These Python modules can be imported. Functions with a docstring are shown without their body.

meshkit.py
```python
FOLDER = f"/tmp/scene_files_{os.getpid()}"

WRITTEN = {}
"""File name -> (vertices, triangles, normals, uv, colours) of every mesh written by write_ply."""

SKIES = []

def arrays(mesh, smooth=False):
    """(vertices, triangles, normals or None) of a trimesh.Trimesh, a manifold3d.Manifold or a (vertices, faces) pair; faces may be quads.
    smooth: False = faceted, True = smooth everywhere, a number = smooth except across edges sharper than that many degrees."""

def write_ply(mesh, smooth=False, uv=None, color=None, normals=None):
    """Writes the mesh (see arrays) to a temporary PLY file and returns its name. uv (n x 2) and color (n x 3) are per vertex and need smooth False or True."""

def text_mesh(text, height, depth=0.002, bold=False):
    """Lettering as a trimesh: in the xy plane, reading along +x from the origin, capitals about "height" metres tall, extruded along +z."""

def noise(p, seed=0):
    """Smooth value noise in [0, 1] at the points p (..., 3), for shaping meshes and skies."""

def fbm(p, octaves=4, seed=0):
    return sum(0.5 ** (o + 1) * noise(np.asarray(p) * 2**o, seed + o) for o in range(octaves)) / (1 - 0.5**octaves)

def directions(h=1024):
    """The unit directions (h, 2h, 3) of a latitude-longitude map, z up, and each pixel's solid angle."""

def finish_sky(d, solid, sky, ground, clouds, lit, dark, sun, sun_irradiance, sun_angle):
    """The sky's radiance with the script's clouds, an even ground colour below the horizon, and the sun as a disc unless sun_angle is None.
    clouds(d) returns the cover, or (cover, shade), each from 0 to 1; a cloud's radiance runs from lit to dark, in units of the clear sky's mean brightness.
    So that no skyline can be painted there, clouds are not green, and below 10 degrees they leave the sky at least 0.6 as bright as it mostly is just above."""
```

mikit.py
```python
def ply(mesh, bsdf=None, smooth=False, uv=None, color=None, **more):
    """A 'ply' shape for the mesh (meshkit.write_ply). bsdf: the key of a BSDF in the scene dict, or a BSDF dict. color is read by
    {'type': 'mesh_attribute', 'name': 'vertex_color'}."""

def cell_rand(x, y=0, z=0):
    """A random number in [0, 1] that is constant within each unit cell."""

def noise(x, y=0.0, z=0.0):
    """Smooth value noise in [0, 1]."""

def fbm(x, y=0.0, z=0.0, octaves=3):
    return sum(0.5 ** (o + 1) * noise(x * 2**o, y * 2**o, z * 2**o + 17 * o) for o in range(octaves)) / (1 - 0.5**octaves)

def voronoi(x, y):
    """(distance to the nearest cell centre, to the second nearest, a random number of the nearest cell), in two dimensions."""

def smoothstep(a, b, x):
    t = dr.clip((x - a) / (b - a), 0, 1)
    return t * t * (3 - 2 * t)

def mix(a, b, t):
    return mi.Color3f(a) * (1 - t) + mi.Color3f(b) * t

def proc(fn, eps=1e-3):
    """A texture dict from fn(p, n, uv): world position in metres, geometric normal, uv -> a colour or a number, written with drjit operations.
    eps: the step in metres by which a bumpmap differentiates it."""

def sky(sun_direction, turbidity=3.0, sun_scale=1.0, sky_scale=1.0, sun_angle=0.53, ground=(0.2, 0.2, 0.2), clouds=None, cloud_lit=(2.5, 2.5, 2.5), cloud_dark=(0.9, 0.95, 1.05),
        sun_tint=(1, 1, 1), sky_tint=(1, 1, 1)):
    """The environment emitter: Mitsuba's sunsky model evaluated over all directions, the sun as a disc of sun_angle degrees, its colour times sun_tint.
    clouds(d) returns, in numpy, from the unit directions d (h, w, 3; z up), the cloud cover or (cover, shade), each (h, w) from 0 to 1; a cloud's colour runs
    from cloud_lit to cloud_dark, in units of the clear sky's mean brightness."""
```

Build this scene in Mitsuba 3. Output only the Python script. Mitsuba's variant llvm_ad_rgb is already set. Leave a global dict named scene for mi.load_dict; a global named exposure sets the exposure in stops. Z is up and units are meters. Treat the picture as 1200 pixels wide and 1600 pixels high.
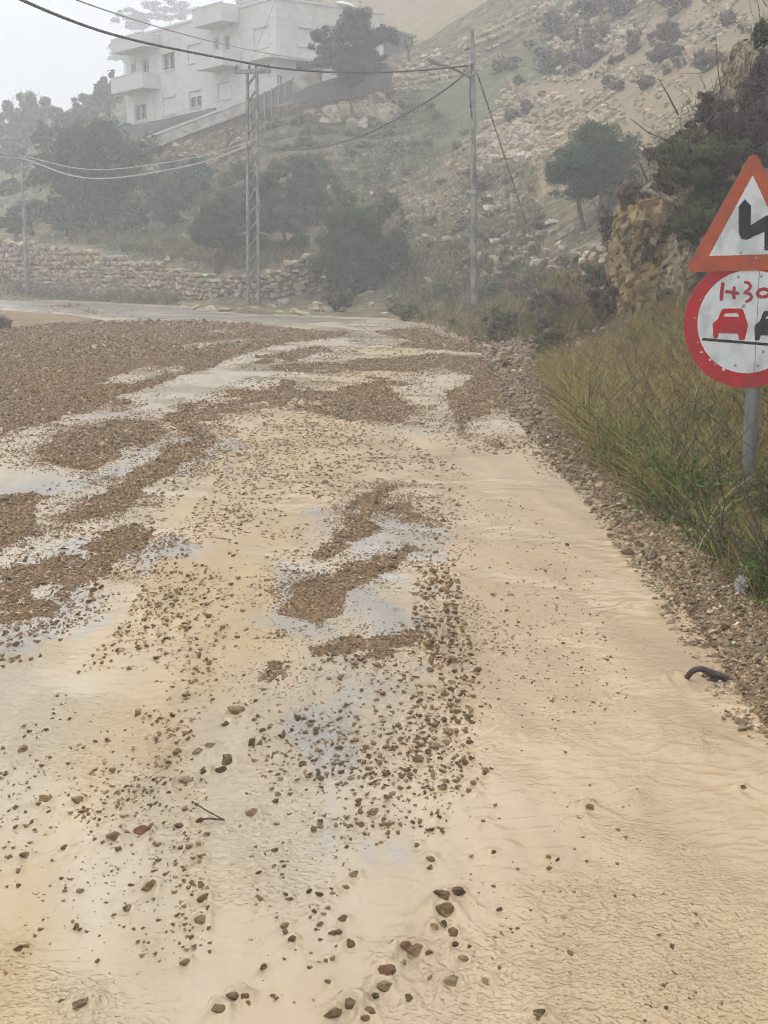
import math
import numpy as np
import trimesh
import shapely
import manifold3d as m3
import mitsuba as mi
import drjit as dr
import mikit
import meshkit
from scipy.interpolate import RBFInterpolator
from scipy.ndimage import distance_transform_edt, map_coordinates, gaussian_filter
from scipy.spatial import cKDTree, ConvexHull
from shapely.geometry import Polygon, LineString, Point
from mikit import proc, noise, fbm, smoothstep, mix, voronoi, cell_rand

T = mi.ScalarTransform4f
scene, labels = {'type': 'scene'}, {}
RNG = np.random.default_rng(7)

# ------------------------------------------------------------------ camera, sky, exposure
EYE, PITCH, FOCAL = 1.6, math.radians(10.26), 2100.0
CP, SP = math.cos(PITCH), math.sin(PITCH)
scene['haze_air'] = {'type': 'homogeneous', 'albedo': {'type': 'rgb', 'value': [0.93, 0.945, 0.96]}, 'sigma_t': 0.0042}
scene['camera'] = {'type': 'perspective', 'fov': 2 * math.degrees(math.atan(600 / FOCAL)), 'fov_axis': 'x', 'near_clip': 0.05, 'far_clip': 3000.0,
                   'to_world': T().look_at(origin=[0, 0, EYE], target=[0, CP, EYE - SP], up=[0, 0, 1]), 'medium': {'type': 'ref', 'id': 'haze_air'}}
scene['sky'] = mikit.sky([-0.25, 0.35, 0.9], turbidity=3, sun_scale=0.12, sun_angle=24, clouds=lambda d: 1.0, cloud_lit=(2.35, 2.5, 2.72), sky_tint=(1, 1, 1))
exposure = 2.7


# ------------------------------------------------------------------ placing helpers: a viewing ray of the survey photo -> a point of the place
def ray(px, py):
    a, b = (np.asarray(px, float) - 600) / FOCAL, (800 - np.asarray(py, float)) / FOCAL
    return np.stack(np.broadcast_arrays(a, CP + b * SP, -SP + b * CP), -1)


def at(px, py, Y):
    r = ray(px, py)
    return np.array([0, 0, EYE]) + r * (np.asarray(Y, float) / r[..., 1])[..., None]


def on_plane(px, py, z=0.0):
    r = ray(px, py)
    return np.array([0, 0, EYE]) + r * ((z - EYE) / r[..., 2])[..., None]


def on_plane_xy(pts, z=0.0):
    a = np.array(pts, float)
    return on_plane(a[:, 0], a[:, 1], z)[:, :2]


def sstep(a, b, x):
    t = np.clip((x - a) / (b - a), 0, 1)
    return t * t * (3 - 2 * t)


# ------------------------------------------------------------------ scene writing helpers
used = {}


def numbered(name):
    n = used.get(name, 0)
    used[name] = n + 1
    return name if n == 0 else f'{name}_{n:03d}'


def thing(name, label, cat, group=None):
    key = numbered(name)
    labels[key] = {'label': label, 'category': cat}
    if group:
        labels[key]['group'] = group
    return key


def obj(name, mesh, bsdf, parent=None, smooth=False, color=None, normals=None, **more):
    key = numbered(name if parent is None else parent + '__' + name)
    if normals is not None:
        scene[key] = {'type': 'ply', 'filename': meshkit.write_ply(mesh, False, None, color, normals=normals), 'face_normals': False, 'bsdf': {'type': 'ref', 'id': bsdf}, **more}
    elif isinstance(mesh, dict):
        scene[key] = {**mesh, **more, 'bsdf': {'type': 'ref', 'id': bsdf}}
    else:
        scene[key] = mikit.ply(mesh, bsdf, smooth=smooth, color=color, **more)
    return key


def tag(key, label=None, cat=None, group=None, kind=None):
    labels[key] = {k: v for k, v in (('label', label), ('category', cat), ('group', group), ('kind', kind)) if v}
    return key


def tri(v, f):
    return trimesh.Trimesh(np.asarray(v, float), np.asarray(f, int), process=False)


def cat_mesh(ms):
    return trimesh.util.concatenate(ms)


def tube(points, radii, sides=6):
    p = np.asarray(points, float)
    n = len(p)
    t = np.gradient(p, axis=0)
    t /= np.linalg.norm(t, axis=1, keepdims=True) + 1e-12
    ref = np.array([0, 0, 1.0]) if abs(np.mean(t[:, 2])) < 0.8 else np.array([1.0, 0, 0])
    a = np.cross(t, ref)
    a /= np.linalg.norm(a, axis=1, keepdims=True) + 1e-12
    b = np.cross(t, a)
    ang = np.arange(sides) * 2 * np.pi / sides
    r = np.broadcast_to(np.asarray(radii, float), (n,))
    v = p[:, None] + r[:, None, None] * (np.cos(ang)[None, :, None] * a[:, None] + np.sin(ang)[None, :, None] * b[:, None])
    v = np.vstack([v.reshape(-1, 3), p[:1], p[-1:]])
    f = []
    for i in range(n - 1):
        for j in range(sides):
            q = [i * sides + j, i * sides + (j + 1) % sides, (i + 1) * sides + (j + 1) % sides, (i + 1) * sides + j]
            f += [[q[0], q[2], q[1]], [q[0], q[3], q[2]]]
    for j in range(sides):
        f += [[n * sides, j, (j + 1) % sides], [n * sides + 1, (n - 1) * sides + (j + 1) % sides, (n - 1) * sides + j]]
    return tri(v, f)


def box(c, s, rotz=0.0):
    m = trimesh.creation.box(s)
    if rotz:
        m.apply_transform(trimesh.transformations.rotation_matrix(rotz, [0, 0, 1]))
    m.apply_translation(c)
    return m


def frame_box(o, ax, ay, az, lo, hi):
    """A box with corners lo..hi in the axes ax, ay, az about the origin o."""
    v = np.array([[x, y, z] for x in (lo[0], hi[0]) for y in (lo[1], hi[1]) for z in (lo[2], hi[2])], float)
    m = trimesh.convex.convex_hull(np.asarray(o) + v @ np.array([ax, ay, az], float))
    return m


# rough stones: hulls of random points, about 20 to 30 facets
def stone_hull(rng, n=12, flat=0.75, boxy=0.35):
    p = rng.normal(size=(n, 3))
    p /= np.linalg.norm(p, axis=1, keepdims=True)
    p = np.sign(p) * np.abs(p) ** (1 - boxy)
    p /= np.abs(p).max(0)
    p *= rng.uniform(0.82, 1.0, (n, 1))
    p[:, 2] *= flat
    h = trimesh.convex.convex_hull(p)
    return np.array(h.vertices), np.array(h.faces)


ORD = ['leftmost', 'second from the left', 'third from the left', 'fourth from the left', 'fifth from the left', 'sixth from the left', 'seventh from the left', 'eighth from the left', 'ninth from the left', 'tenth from the left', 'eleventh from the left', 'twelfth from the left', 'thirteenth from the left', 'fourteenth from the left', 'fifteenth from the left', 'rightmost']
STONES = [stone_hull(np.random.default_rng(100 + i), 13 + i % 4) for i in range(14)]
PEBBLES = [stone_hull(np.random.default_rng(200 + i), 9, 0.8, 0.25) for i in range(10)]
GRITS = [stone_hull(np.random.default_rng(300 + i), 6, 0.8, 0.1) for i in range(8)]
STONE_DICTS = [mikit.ply(tri(*s)) for s in STONES]


def lump(seed):
    r = np.random.default_rng(seed)
    m = trimesh.creation.icosphere(3)
    v = np.array(m.vertices)
    for _ in range(11):                                     # a few broken faces
        d = r.normal(size=3)
        d /= np.linalg.norm(d)
        v -= np.maximum(v @ d - r.uniform(0.35, 0.8), 0)[:, None] * d * 0.95
    v *= (1 + 0.45 * (meshkit.fbm(v * 1.6 + 9 * seed, 3, seed) - 0.5) + 0.42 * (meshkit.fbm(v * 4.0 + seed, 3, seed) - 0.5))[:, None]
    return tri(v * [1, 0.9, 0.8], m.faces)


PEBBLE_DICTS = [mikit.ply(lump(400 + i)) for i in range(12)]


def many(kinds, pos, scale, color, rng, tilt=0.5):
    """One mesh of stones: pos (n, 3), scale (n, 3), color (n, 3)."""
    n = len(pos)
    which = rng.integers(0, len(kinds), n)
    yaw, tx, ty = rng.uniform(0, 2 * np.pi, n), rng.normal(0, tilt, n), rng.normal(0, tilt, n)
    V, F, C, base = [], [], [], 0
    for k, (v, f) in enumerate(kinds):
        i = np.nonzero(which == k)[0]
        if not len(i):
            continue
        q = v[None] * scale[i][:, None, :]
        c, s = np.cos(tx[i])[:, None], np.sin(tx[i])[:, None]
        q = np.stack([q[..., 0], c * q[..., 1] - s * q[..., 2], s * q[..., 1] + c * q[..., 2]], -1)
        c, s = np.cos(ty[i])[:, None], np.sin(ty[i])[:, None]
        q = np.stack([c * q[..., 0] + s * q[..., 2], q[..., 1], -s * q[..., 0] + c * q[..., 2]], -1)
        c, s = np.cos(yaw[i])[:, None], np.sin(yaw[i])[:, None]
        q = np.stack([c * q[..., 0] - s * q[..., 1], s * q[..., 0] + c * q[..., 1], q[..., 2]], -1)
        V.append((q + pos[i][:, None]).reshape(-1, 3))
        F.append((f[None] + base + (np.arange(len(i)) * len(v))[:, None, None]).reshape(-1, 3))
        C.append(np.repeat(color[i], len(v), 0))
        base += len(i) * len(v)
    return tri(np.vstack(V), np.vstack(F)), np.vstack(C)


def tones(n, base, rng, spread=0.3, hue=0.08):
    b = np.asarray(base, float)
    return np.clip(b * np.exp(rng.normal(0, spread, (n, 1))) * np.exp(rng.normal(0, hue, (n, 3))), 0.01, 0.9)


# ------------------------------------------------------------------ materials
VC = {'type': 'mesh_attribute', 'name': 'vertex_color'}


def rgb(*c):
    return {'type': 'rgb', 'value': list(c)}


def diffuse(name, tex):
    scene[name] = {'type': 'twosided', 'b': {'type': 'diffuse', 'reflectance': tex}}


def plastic(name, tex, alpha=0.2, ior=1.4):
    scene[name] = {'type': 'twosided', 'b': {'type': 'roughplastic', 'diffuse_reflectance': tex, 'alpha': alpha, 'int_ior': ior}}


diffuse('stone_tone_mat', VC)
scene['wet_gravel_mat'] = {'type': 'twosided', 'b': {'type': 'principled', 'base_color': VC, 'roughness': 0.42, 'specular': 0.25}}
scene['leaf_mat'] = {'type': 'principledthin', 'base_color': VC, 'roughness': 0.65, 'diff_trans': 0.5, 'spec_trans': 0.0, 'eta': 1.35}
diffuse('twig_mat', proc(lambda p, n, uv: mix((0.05, 0.038, 0.032), (0.12, 0.09, 0.07), fbm(p.x * 9, p.y * 9, p.z * 4))))
diffuse('bark_mat', proc(lambda p, n, uv: mix((0.045, 0.038, 0.032), (0.15, 0.125, 0.10), fbm(p.x * 14, p.y * 14, p.z * 4))))


def stone_mat(name, a, b, wet=False):
    tex = proc(lambda p, n, uv: mix(a, b, smoothstep(0.25, 0.75, fbm(p.x * 7, p.y * 7, p.z * 9, 4))) * (0.8 + 0.4 * noise(p.x * 55, p.y * 55, p.z * 55)))
    plastic(name, tex, 0.4, 1.3) if wet else diffuse(name, tex)


stone_mat('pale_stone', (0.48, 0.40, 0.29), (0.31, 0.25, 0.17))
stone_mat('tan_stone', (0.46, 0.365, 0.25), (0.30, 0.235, 0.16))
stone_mat('grey_stone', (0.34, 0.31, 0.26), (0.2, 0.18, 0.15))
stone_mat('white_stone', (0.56, 0.50, 0.41), (0.38, 0.32, 0.24))
scene_wet = [((0.18, 0.11, 0.05), (0.085, 0.05, 0.024)), ((0.27, 0.18, 0.088), (0.13, 0.084, 0.04)), ((0.13, 0.084, 0.044), (0.065, 0.043, 0.024)), ((0.21, 0.10, 0.055), (0.095, 0.048, 0.028))]
def wet_stone(name, a, b):
    def f(p, n, uv):
        c = mix(a, b, smoothstep(0.25, 0.75, fbm(p.x * 30, p.y * 30, p.z * 40, 4)))
        return mix(c, (0.36, 0.265, 0.155), smoothstep(0.54, 0.66, fbm(p.x * 22 + 3, p.y * 22, p.z * 26, 4)) * 0.6)      # clinging silt
    plastic(name, proc(f), 0.4, 1.22)


for i, (a, b) in enumerate(scene_wet):
    wet_stone(f"wet_stone_{chr(97 + i)}", a, b)

# ------------------------------------------------------------------ road outline, gravel bars, terrain
RIGHT_EDGE = [(1420, 1400), (1300, 1270), (1200, 1175), (1130, 1110), (1080, 1010), (1020, 920), (960, 840), (900, 762), (840, 690), (800, 640), (775, 600), (768, 570), (745, 540), (715, 520), (690, 510)]
FAR_EDGE = [(600, 497), (480, 493), (380, 491), (280, 478), (150, 471), (0, 466), (-200, 460)]
edge_w = on_plane_xy(RIGHT_EDGE + FAR_EDGE)
ROAD = Polygon([(1.35, -70), (1.25, 2.0)] + edge_w.tolist() + [(-60, 95), (-60, -70)]).buffer(0)
shapely.prepare(ROAD)

BARS = [  # gravel standing out of the water
    [(-60, 715), (0, 682), (60, 660), (143, 633), (215, 612), (290, 587), (340, 573), (367, 557), (400, 548), (450, 536), (520, 528), (540, 520), (470, 515), (400, 508), (300, 503), (190, 503), (110, 506), (0, 514), (-80, 518)],
    [(50, 705), (90, 680), (130, 665), (200, 655), (255, 662), (252, 690), (215, 705), (150, 737), (100, 735), (60, 720)],
    [(88, 805), (150, 772), (200, 737), (245, 697), (290, 690), (330, 705), (312, 718), (285, 745), (230, 760), (192, 800), (130, 815), (95, 818)],
    [(285, 665), (310, 655), (352, 690), (330, 702), (290, 695)],
    [(-20, 775), (50, 772), (85, 778), (60, 790), (75, 800), (62, 830), (100, 826), (30, 852), (-20, 866)],
    [(-20, 895), (40, 880), (90, 868), (112, 868), (150, 832), (225, 818), (232, 850), (200, 872), (190, 900), (150, 915), (112, 932), (80, 967), (-20, 980)],
    [(180, 838), (215, 822), (235, 838), (228, 862), (190, 860)],
    [(477, 883), (500, 842), (540, 805), (580, 795), (602, 828), (560, 850), (522, 870)],
    [(470, 908), (540, 885), (600, 865), (640, 840), (658, 862), (640, 882), (600, 900), (572, 920), (545, 925), (552, 950), (500, 985), (430, 960), (445, 930)],
    [(470, 1014), (540, 995), (600, 985), (650, 970), (690, 955), (722, 1010), (700, 1035), (640, 1020), (600, 1047), (540, 1025), (500, 1032)],
    [(400, 1005), (440, 980), (462, 995), (440, 1012)],
    [(385, 1058), (420, 1035), (462, 1035), (457, 1062), (430, 1088), (395, 1078)],
    [(540, 795), (560, 770), (600, 755), (640, 760), (600, 790), (655, 783), (662, 808), (640, 816), (600, 800)],
    [(500, 628), (520, 610), (560, 600), (600, 598), (632, 620), (660, 642), (640, 662), (600, 660), (540, 655), (508, 645)],
    [(520, 572), (560, 562), (620, 558), (690, 553), (720, 562), (660, 582), (580, 580), (530, 578)],
    [(690, 612), (740, 605), (790, 620), (765, 650), (727, 662), (732, 690), (716, 690), (706, 650)],
    [(700, 556), (775, 560), (790, 590), (830, 640), (880, 690), (915, 750), (880, 715), (820, 660), (770, 630), (725, 600), (740, 585), (690, 575)],
    [(428, 605), (460, 590), (456, 625), (430, 642)],
    [(235, 655), (290, 640), (340, 640), (345, 655), (280, 668)],
    [(420, 556), (500, 540), (520, 548), (450, 566)],
    [(590, 520), (660, 512), (720, 530), (760, 552), (700, 548), (650, 535)],
    [(760, 690), (790, 680), (805, 700), (780, 705)],
]
HOLES = [  # puddles in the bars
    [(165, 600), (190, 583), (225, 573), (290, 570), (288, 580), (240, 590), (200, 602)],
    [(300, 522), (345, 513), (360, 520), (318, 530)], [(140, 540), (155, 535), (158, 546), (142, 548)], [(275, 540), (400, 526), (395, 532), (290, 548)],
    [(200, 545), (215, 538), (225, 545), (205, 550)], [(185, 705), (215, 697), (205, 712)], [(100, 815), (130, 806), (135, 822)], [(60, 930), (80, 915), (75, 938)],
]


class Map:
    """Signed distance in metres to the bars (inside positive), on a raster of the ground."""

    def __init__(self, x0, x1, y0, y1, res):
        self.o, self.res = (x0, y0), res
        X, Y = np.meshgrid(np.arange(x0, x1, res), np.arange(y0, y1, res), indexing='ij')
        m = np.zeros(X.shape, bool)
        for k, pts in enumerate(BARS):
            m |= shapely.contains_xy(Polygon(on_plane_xy(pts)).buffer(0), X, Y)
        for pts in HOLES:
            m &= ~shapely.contains_xy(Polygon(on_plane_xy(pts)).buffer(0), X, Y)
        self.sd = (distance_transform_edt(m) - distance_transform_edt(~m)) * res
        b = shapely.contains_xy(Polygon(on_plane_xy(BARS[0])).buffer(0), X, Y)
        self.bank = (distance_transform_edt(b) - distance_transform_edt(~b)) * res

    def get(self, x, y, which='sd'):
        return map_coordinates(getattr(self, which), [(x - self.o[0]) / self.res, (y - self.o[1]) / self.res], order=1, mode='nearest')


near_map, far_map = Map(-5, 5, 1.5, 17, 0.025), Map(-30, 9, 12, 90, 0.1)


def bars(x, y, which='sd'):
    w = sstep(13.5, 15.5, y)
    return near_map.get(x, y, which) * (1 - w) + far_map.get(x, y, which) * w


def bar_field(x, y):
    """sd with an edge broken up along the flow."""
    g = 0.35 + 0.035 * y
    p = np.stack([x / (0.30 * g + 0.05), y / (0.9 * g + 0.1), np.zeros_like(x)], -1)
    q = np.stack([x / 0.09, y / 0.22, np.ones_like(x)], -1)
    s = bars(x, y) + 0.05 + (meshkit.fbm(p, 3, 5) - 0.49) * 0.62 * g * (0.35 + 0.02 * y) + (meshkit.fbm(q, 2, 9) - 0.5) * 0.10
    r = np.stack([x / (0.22 + 0.035 * y), y / (0.5 + 0.03 * y), 2 + 0 * x], -1)
    t = (meshkit.fbm(r, 4, 17) - 0.655) * 3.0 - 6 * (1 - sstep(9.5, 15, y))          # loose streaks further off
    b = bars(x, y, 'bank')
    hole = (meshkit.fbm(np.stack([x / 1.1, y / 2.2, 3 + 0 * x], -1), 3, 19) - 0.62) * 4 * sstep(0.5, 1.2, b)
    return np.maximum(s, t * (b < 0.2)) - np.maximum(hole, 0)


CTRL_PX = [(0, 372, 81), (100, 385, 75), (200, 402, 68), (300, 425, 62), (400, 425, 60.5), (470, 405, 61), (560, 472, 57), (640, 482, 53.5), (700, 482, 50),
           (650, 380, 62), (760, 380, 56), (860, 372, 52), (930, 366, 50), (640, 330, 70), (760, 322, 64), (850, 305, 60), (560, 250, 82), (700, 250, 76), (800, 250, 69),
           (450, 330, 74), (350, 350, 73), (275, 367, 78), (150, 367, 84), (60, 370, 86), (215, 236, 91), (300, 206, 88), (400, 186, 85), (500, 163, 85), (600, 145, 88),
           (350, 275, 81), (450, 235, 82), (550, 205, 83), (650, 180, 86), (800, 180, 76), (900, 205, 65), (1000, 150, 66), (900, 100, 80), (800, 85, 90), (1000, 50, 80),
           (1100, 60, 68), (1190, 30, 62), (1060, 225, 50), (990, 270, 50), (700, 45, 112), (600, 62, 112), (620, 0, 135), (750, 0, 122), (700, -150, 160), (900, -100, 100),
           (1100, -100, 80), (1300, -100, 62), (0, 335, 100), (60, 305, 110), (0, 262, 140), (100, 268, 130), (-100, 335, 100), (-200, 372, 92), (0, 240, 230), (150, 228, 230), (0, 300, 330), (150, 290, 330), (400, 60, 330), (-150, 290, 340),
           (950, 420, 42), (900, 470, 37), (850, 500, 36)]
CTRL_W = [(-20, 106, 12.5), (-10, 104, 13), (-14, 118, 13.5), (4, 112, 17), (-30, 125, 11), (5.5, 24.5, 2.9), (6.5, 30, 4.0), (8.5, 24, 4.3), (7.5, 18, 3.2), (4.6, 19.5, 0.5), (3.4, 27, 0.7), (5.0, 15, 0.8), (3.2, 10, 0.35), (4.5, 9, 0.8),
          (7, 8, 2.0), (12, 20, 6), (20, 30, 11), (15, 10, 4.5), (25, 0, 6), (30, 55, 24), (60, 100, 40), (60, 40, 30), (10, 0, 2.0), (30, 90, 32), (-30, 30, -0.5), (-60, 60, -1), (-60, 0, -1.5), (0, -40, 0), (15, -40, 3), (-80, 120, 5),
          (-120, 200, 8), (-150, 60, -1), (60, 200, 45), (0, 260, 45), (-60, 330, 18), (120, 300, 50), (-160, 340, 12), (0, 420, 40), (140, 100, 48), (3, 20, 0.25), (2.2, 14, 0.2), (2, -20, 0.3), (5, -20, 1)]
cp = np.vstack([[at(*c) for c in CTRL_PX], np.array(CTRL_W, float)])
rbf = RBFInterpolator(cp[:, :2], cp[:, 2], kernel='linear', smoothing=0.3)
gx, gy = np.arange(-200, 200.1, 1.0), np.arange(-80, 430.1, 1.0)
RB = rbf(np.stack(np.meshgrid(gx, gy, indexing='ij'), -1).reshape(-1, 2)).reshape(len(gx), len(gy))
RB = np.minimum(gaussian_filter(RB, 0.8), 52)


def terrain(x, y):
    if np.ndim(x) == 0:
        return terrain(np.array([x], float), np.array([y], float))[0]
    x, y = np.asarray(x, float), np.asarray(y, float)
    z = map_coordinates(RB, [x + 200, y + 80], order=1, mode='nearest')
    d = shapely.distance(ROAD, shapely.points(x, y))
    rough = (meshkit.fbm(np.stack([x / 3.1, y / 3.1, 0 * x], -1), 4, 3) - 0.5) * np.clip(0.02 * d, 0, 1.1) + (meshkit.fbm(np.stack([x / 0.5, y / 0.5, 0 * x], -1), 3, 4) - 0.5) * np.clip(0.06 * d, 0, 0.22)
    edge = 0.09 * sstep(0.0, 0.35, d) - 0.06 * (1 - sstep(0, 0.12, d))
    w = sstep(0.25, 3.2, d)
    return (1 - w) * edge + w * np.maximum(z, 0.12) + rough


RT = terrain(*np.meshgrid(np.arange(-100, 100.1, 0.5), np.arange(0, 200.1, 0.5), indexing='ij'))


def hit(px, py):
    """Where the rays first meet the terrain."""
    px, py = np.atleast_1d(np.asarray(px, float)), np.atleast_1d(np.asarray(py, float))
    Y = np.exp(np.linspace(np.log(3), np.log(300), 420))
    P = at(px[:, None], py[:, None], Y[None])
    below = P[..., 2] < map_coordinates(RT, [(P[..., 0] + 100) * 2, P[..., 1] * 2], order=1, mode='nearest')
    k = np.where(below.any(1), below.argmax(1), len(Y) - 1)
    out = P[np.arange(len(px)), k]
    out[:, 2] = terrain(out[:, 0], out[:, 1])
    return out


def bed(x, y):
    """Height of the road bed and its gravel inside the road outline."""
    s = bar_field(x, y)
    k = bars(x, y, 'bank')
    z = -0.04 + 0.05 * sstep(-0.12, 0.2, s)
    z = z + sstep(0.0, 0.5, np.minimum(k, s + 0.3)) * (0.012 + 0.045 * meshkit.fbm(np.stack([x / 1.3, y / 2.5, 0 * x], -1), 3, 11))
    return z + 0.02 * (meshkit.fbm(np.stack([x / 0.12, y / 0.12, 0 * x], -1), 2, 13) - 0.5)


def grid_mesh(X, Y, Z):
    n, m = X.shape
    i = np.arange(n * m).reshape(n, m)
    a, b, c, d = i[:-1, :-1].ravel(), i[1:, :-1].ravel(), i[1:, 1:].ravel(), i[:-1, 1:].ravel()
    return tri(np.stack([X, Y, Z], -1).reshape(-1, 3), np.vstack([np.stack([a, c, d], 1), np.stack([a, b, c], 1)]))


# the ground: one sheet, finer towards the road
inner = np.linspace(-0.40, 0.40, 330)
outer = 0.40 * np.exp(np.linspace(0.03, np.log(12 / 0.40), 38))
tcol = np.concatenate([-outer[::-1], inner, outer])
yrow = np.concatenate([-np.exp(np.linspace(np.log(75), np.log(0.5), 30)), np.linspace(-0.3, 1.6, 10), np.exp(np.linspace(np.log(1.8), np.log(16), 300)), np.exp(np.linspace(np.log(16.2), np.log(120), 330)), np.exp(np.linspace(np.log(121), np.log(420), 70))])
TT, YY = np.meshgrid(tcol, yrow, indexing='ij')
XX = np.clip(TT * np.sqrt(YY ** 2 + 4), -195, 195) + 1e-4 * TT
inside = shapely.contains_xy(ROAD, XX, YY)
ZZ = terrain(XX, YY)
ZZ[inside] = bed(XX[inside], YY[inside])
SANDY = [(at(900, 170, 70), 11), (at(1000, 150, 66), 9), (at(800, 225, 70), 6), (at(1080, 150, 60), 7), (at(1150, 60, 64), 10), (at(620, 20, 130), 22), (at(720, 10, 125), 16)]
HUMUS = [((3.0, 9.0), 4.2), ((3.5, 14.0), 4.0), ((4.2, 19.0), 4.5), ((5.0, 25.0), 4.0), ((5, 31), 5), ((4.5, 37), 5)]
GREEN = [(at(640, 220, 82), 8), (at(700, 170, 84), 8), (at(560, 230, 83), 6), (at(690, 440, 53), 2.5), (at(250, 380, 75), 7), (at(60, 260, 150), 40), (at(0, 320, 110), 22)]


def blobs(p, spots):
    v = mi.Float(0)
    for c, r in spots:
        v = dr.maximum(v, 1 - dr.sqrt(dr.square(p.x - float(c[0])) + dr.square(p.y - float(c[1]))) / float(r))
    return v


def ground_color(p, n, uv):
    a = fbm(p.x * 0.35, p.y * 0.35, p.z * 0.35, 4)
    b = fbm(p.x * 2.3, p.y * 2.3, p.z * 2.3, 4)
    c = mix((0.115, 0.095, 0.06), (0.205, 0.17, 0.11), smoothstep(0.3, 0.7, b))
    c = mix(c, (0.10, 0.115, 0.06), smoothstep(0.48, 0.66, a + 0.2 * (b - 0.5)) * 0.7)
    c = mix(c, (0.115, 0.14, 0.075), smoothstep(0.0, 0.35, blobs(p, GREEN) + 0.5 * (b - 0.5)) * 0.85)
    s = smoothstep(-0.02, 0.25, blobs(p, SANDY) + 0.5 * (a - 0.5) + 0.35 * (b - 0.5))
    c = mix(c, mix((0.20, 0.155, 0.10), (0.37, 0.295, 0.195), b), s)
    c = mix(c, mix((0.075, 0.055, 0.035), (0.15, 0.11, 0.065), b), smoothstep(0.0, 0.2, blobs(p, HUMUS) + 0.3 * (b - 0.5)))
    mud = smoothstep(0.5, 0.2, p.z) * smoothstep(50, 38, p.y)
    return mix(c, mix((0.145, 0.094, 0.05), (0.255, 0.17, 0.095), b), mud)


scene['ground_mat'] = {'type': 'twosided', 'b': {'type': 'bumpmap', 'arbitrary': proc(lambda p, n, uv: fbm(p.x * 9, p.y * 9, p.z * 9, 4), eps=0.01), 'scale': 0.05, 'b': {'type': 'diffuse', 'reflectance': proc(ground_color)}}}
tag(obj('ground', grid_mesh(XX, YY, ZZ), 'ground_mat', smooth=True), 'stony hillside, road verge and gravelly road bed', kind='structure')

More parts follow.
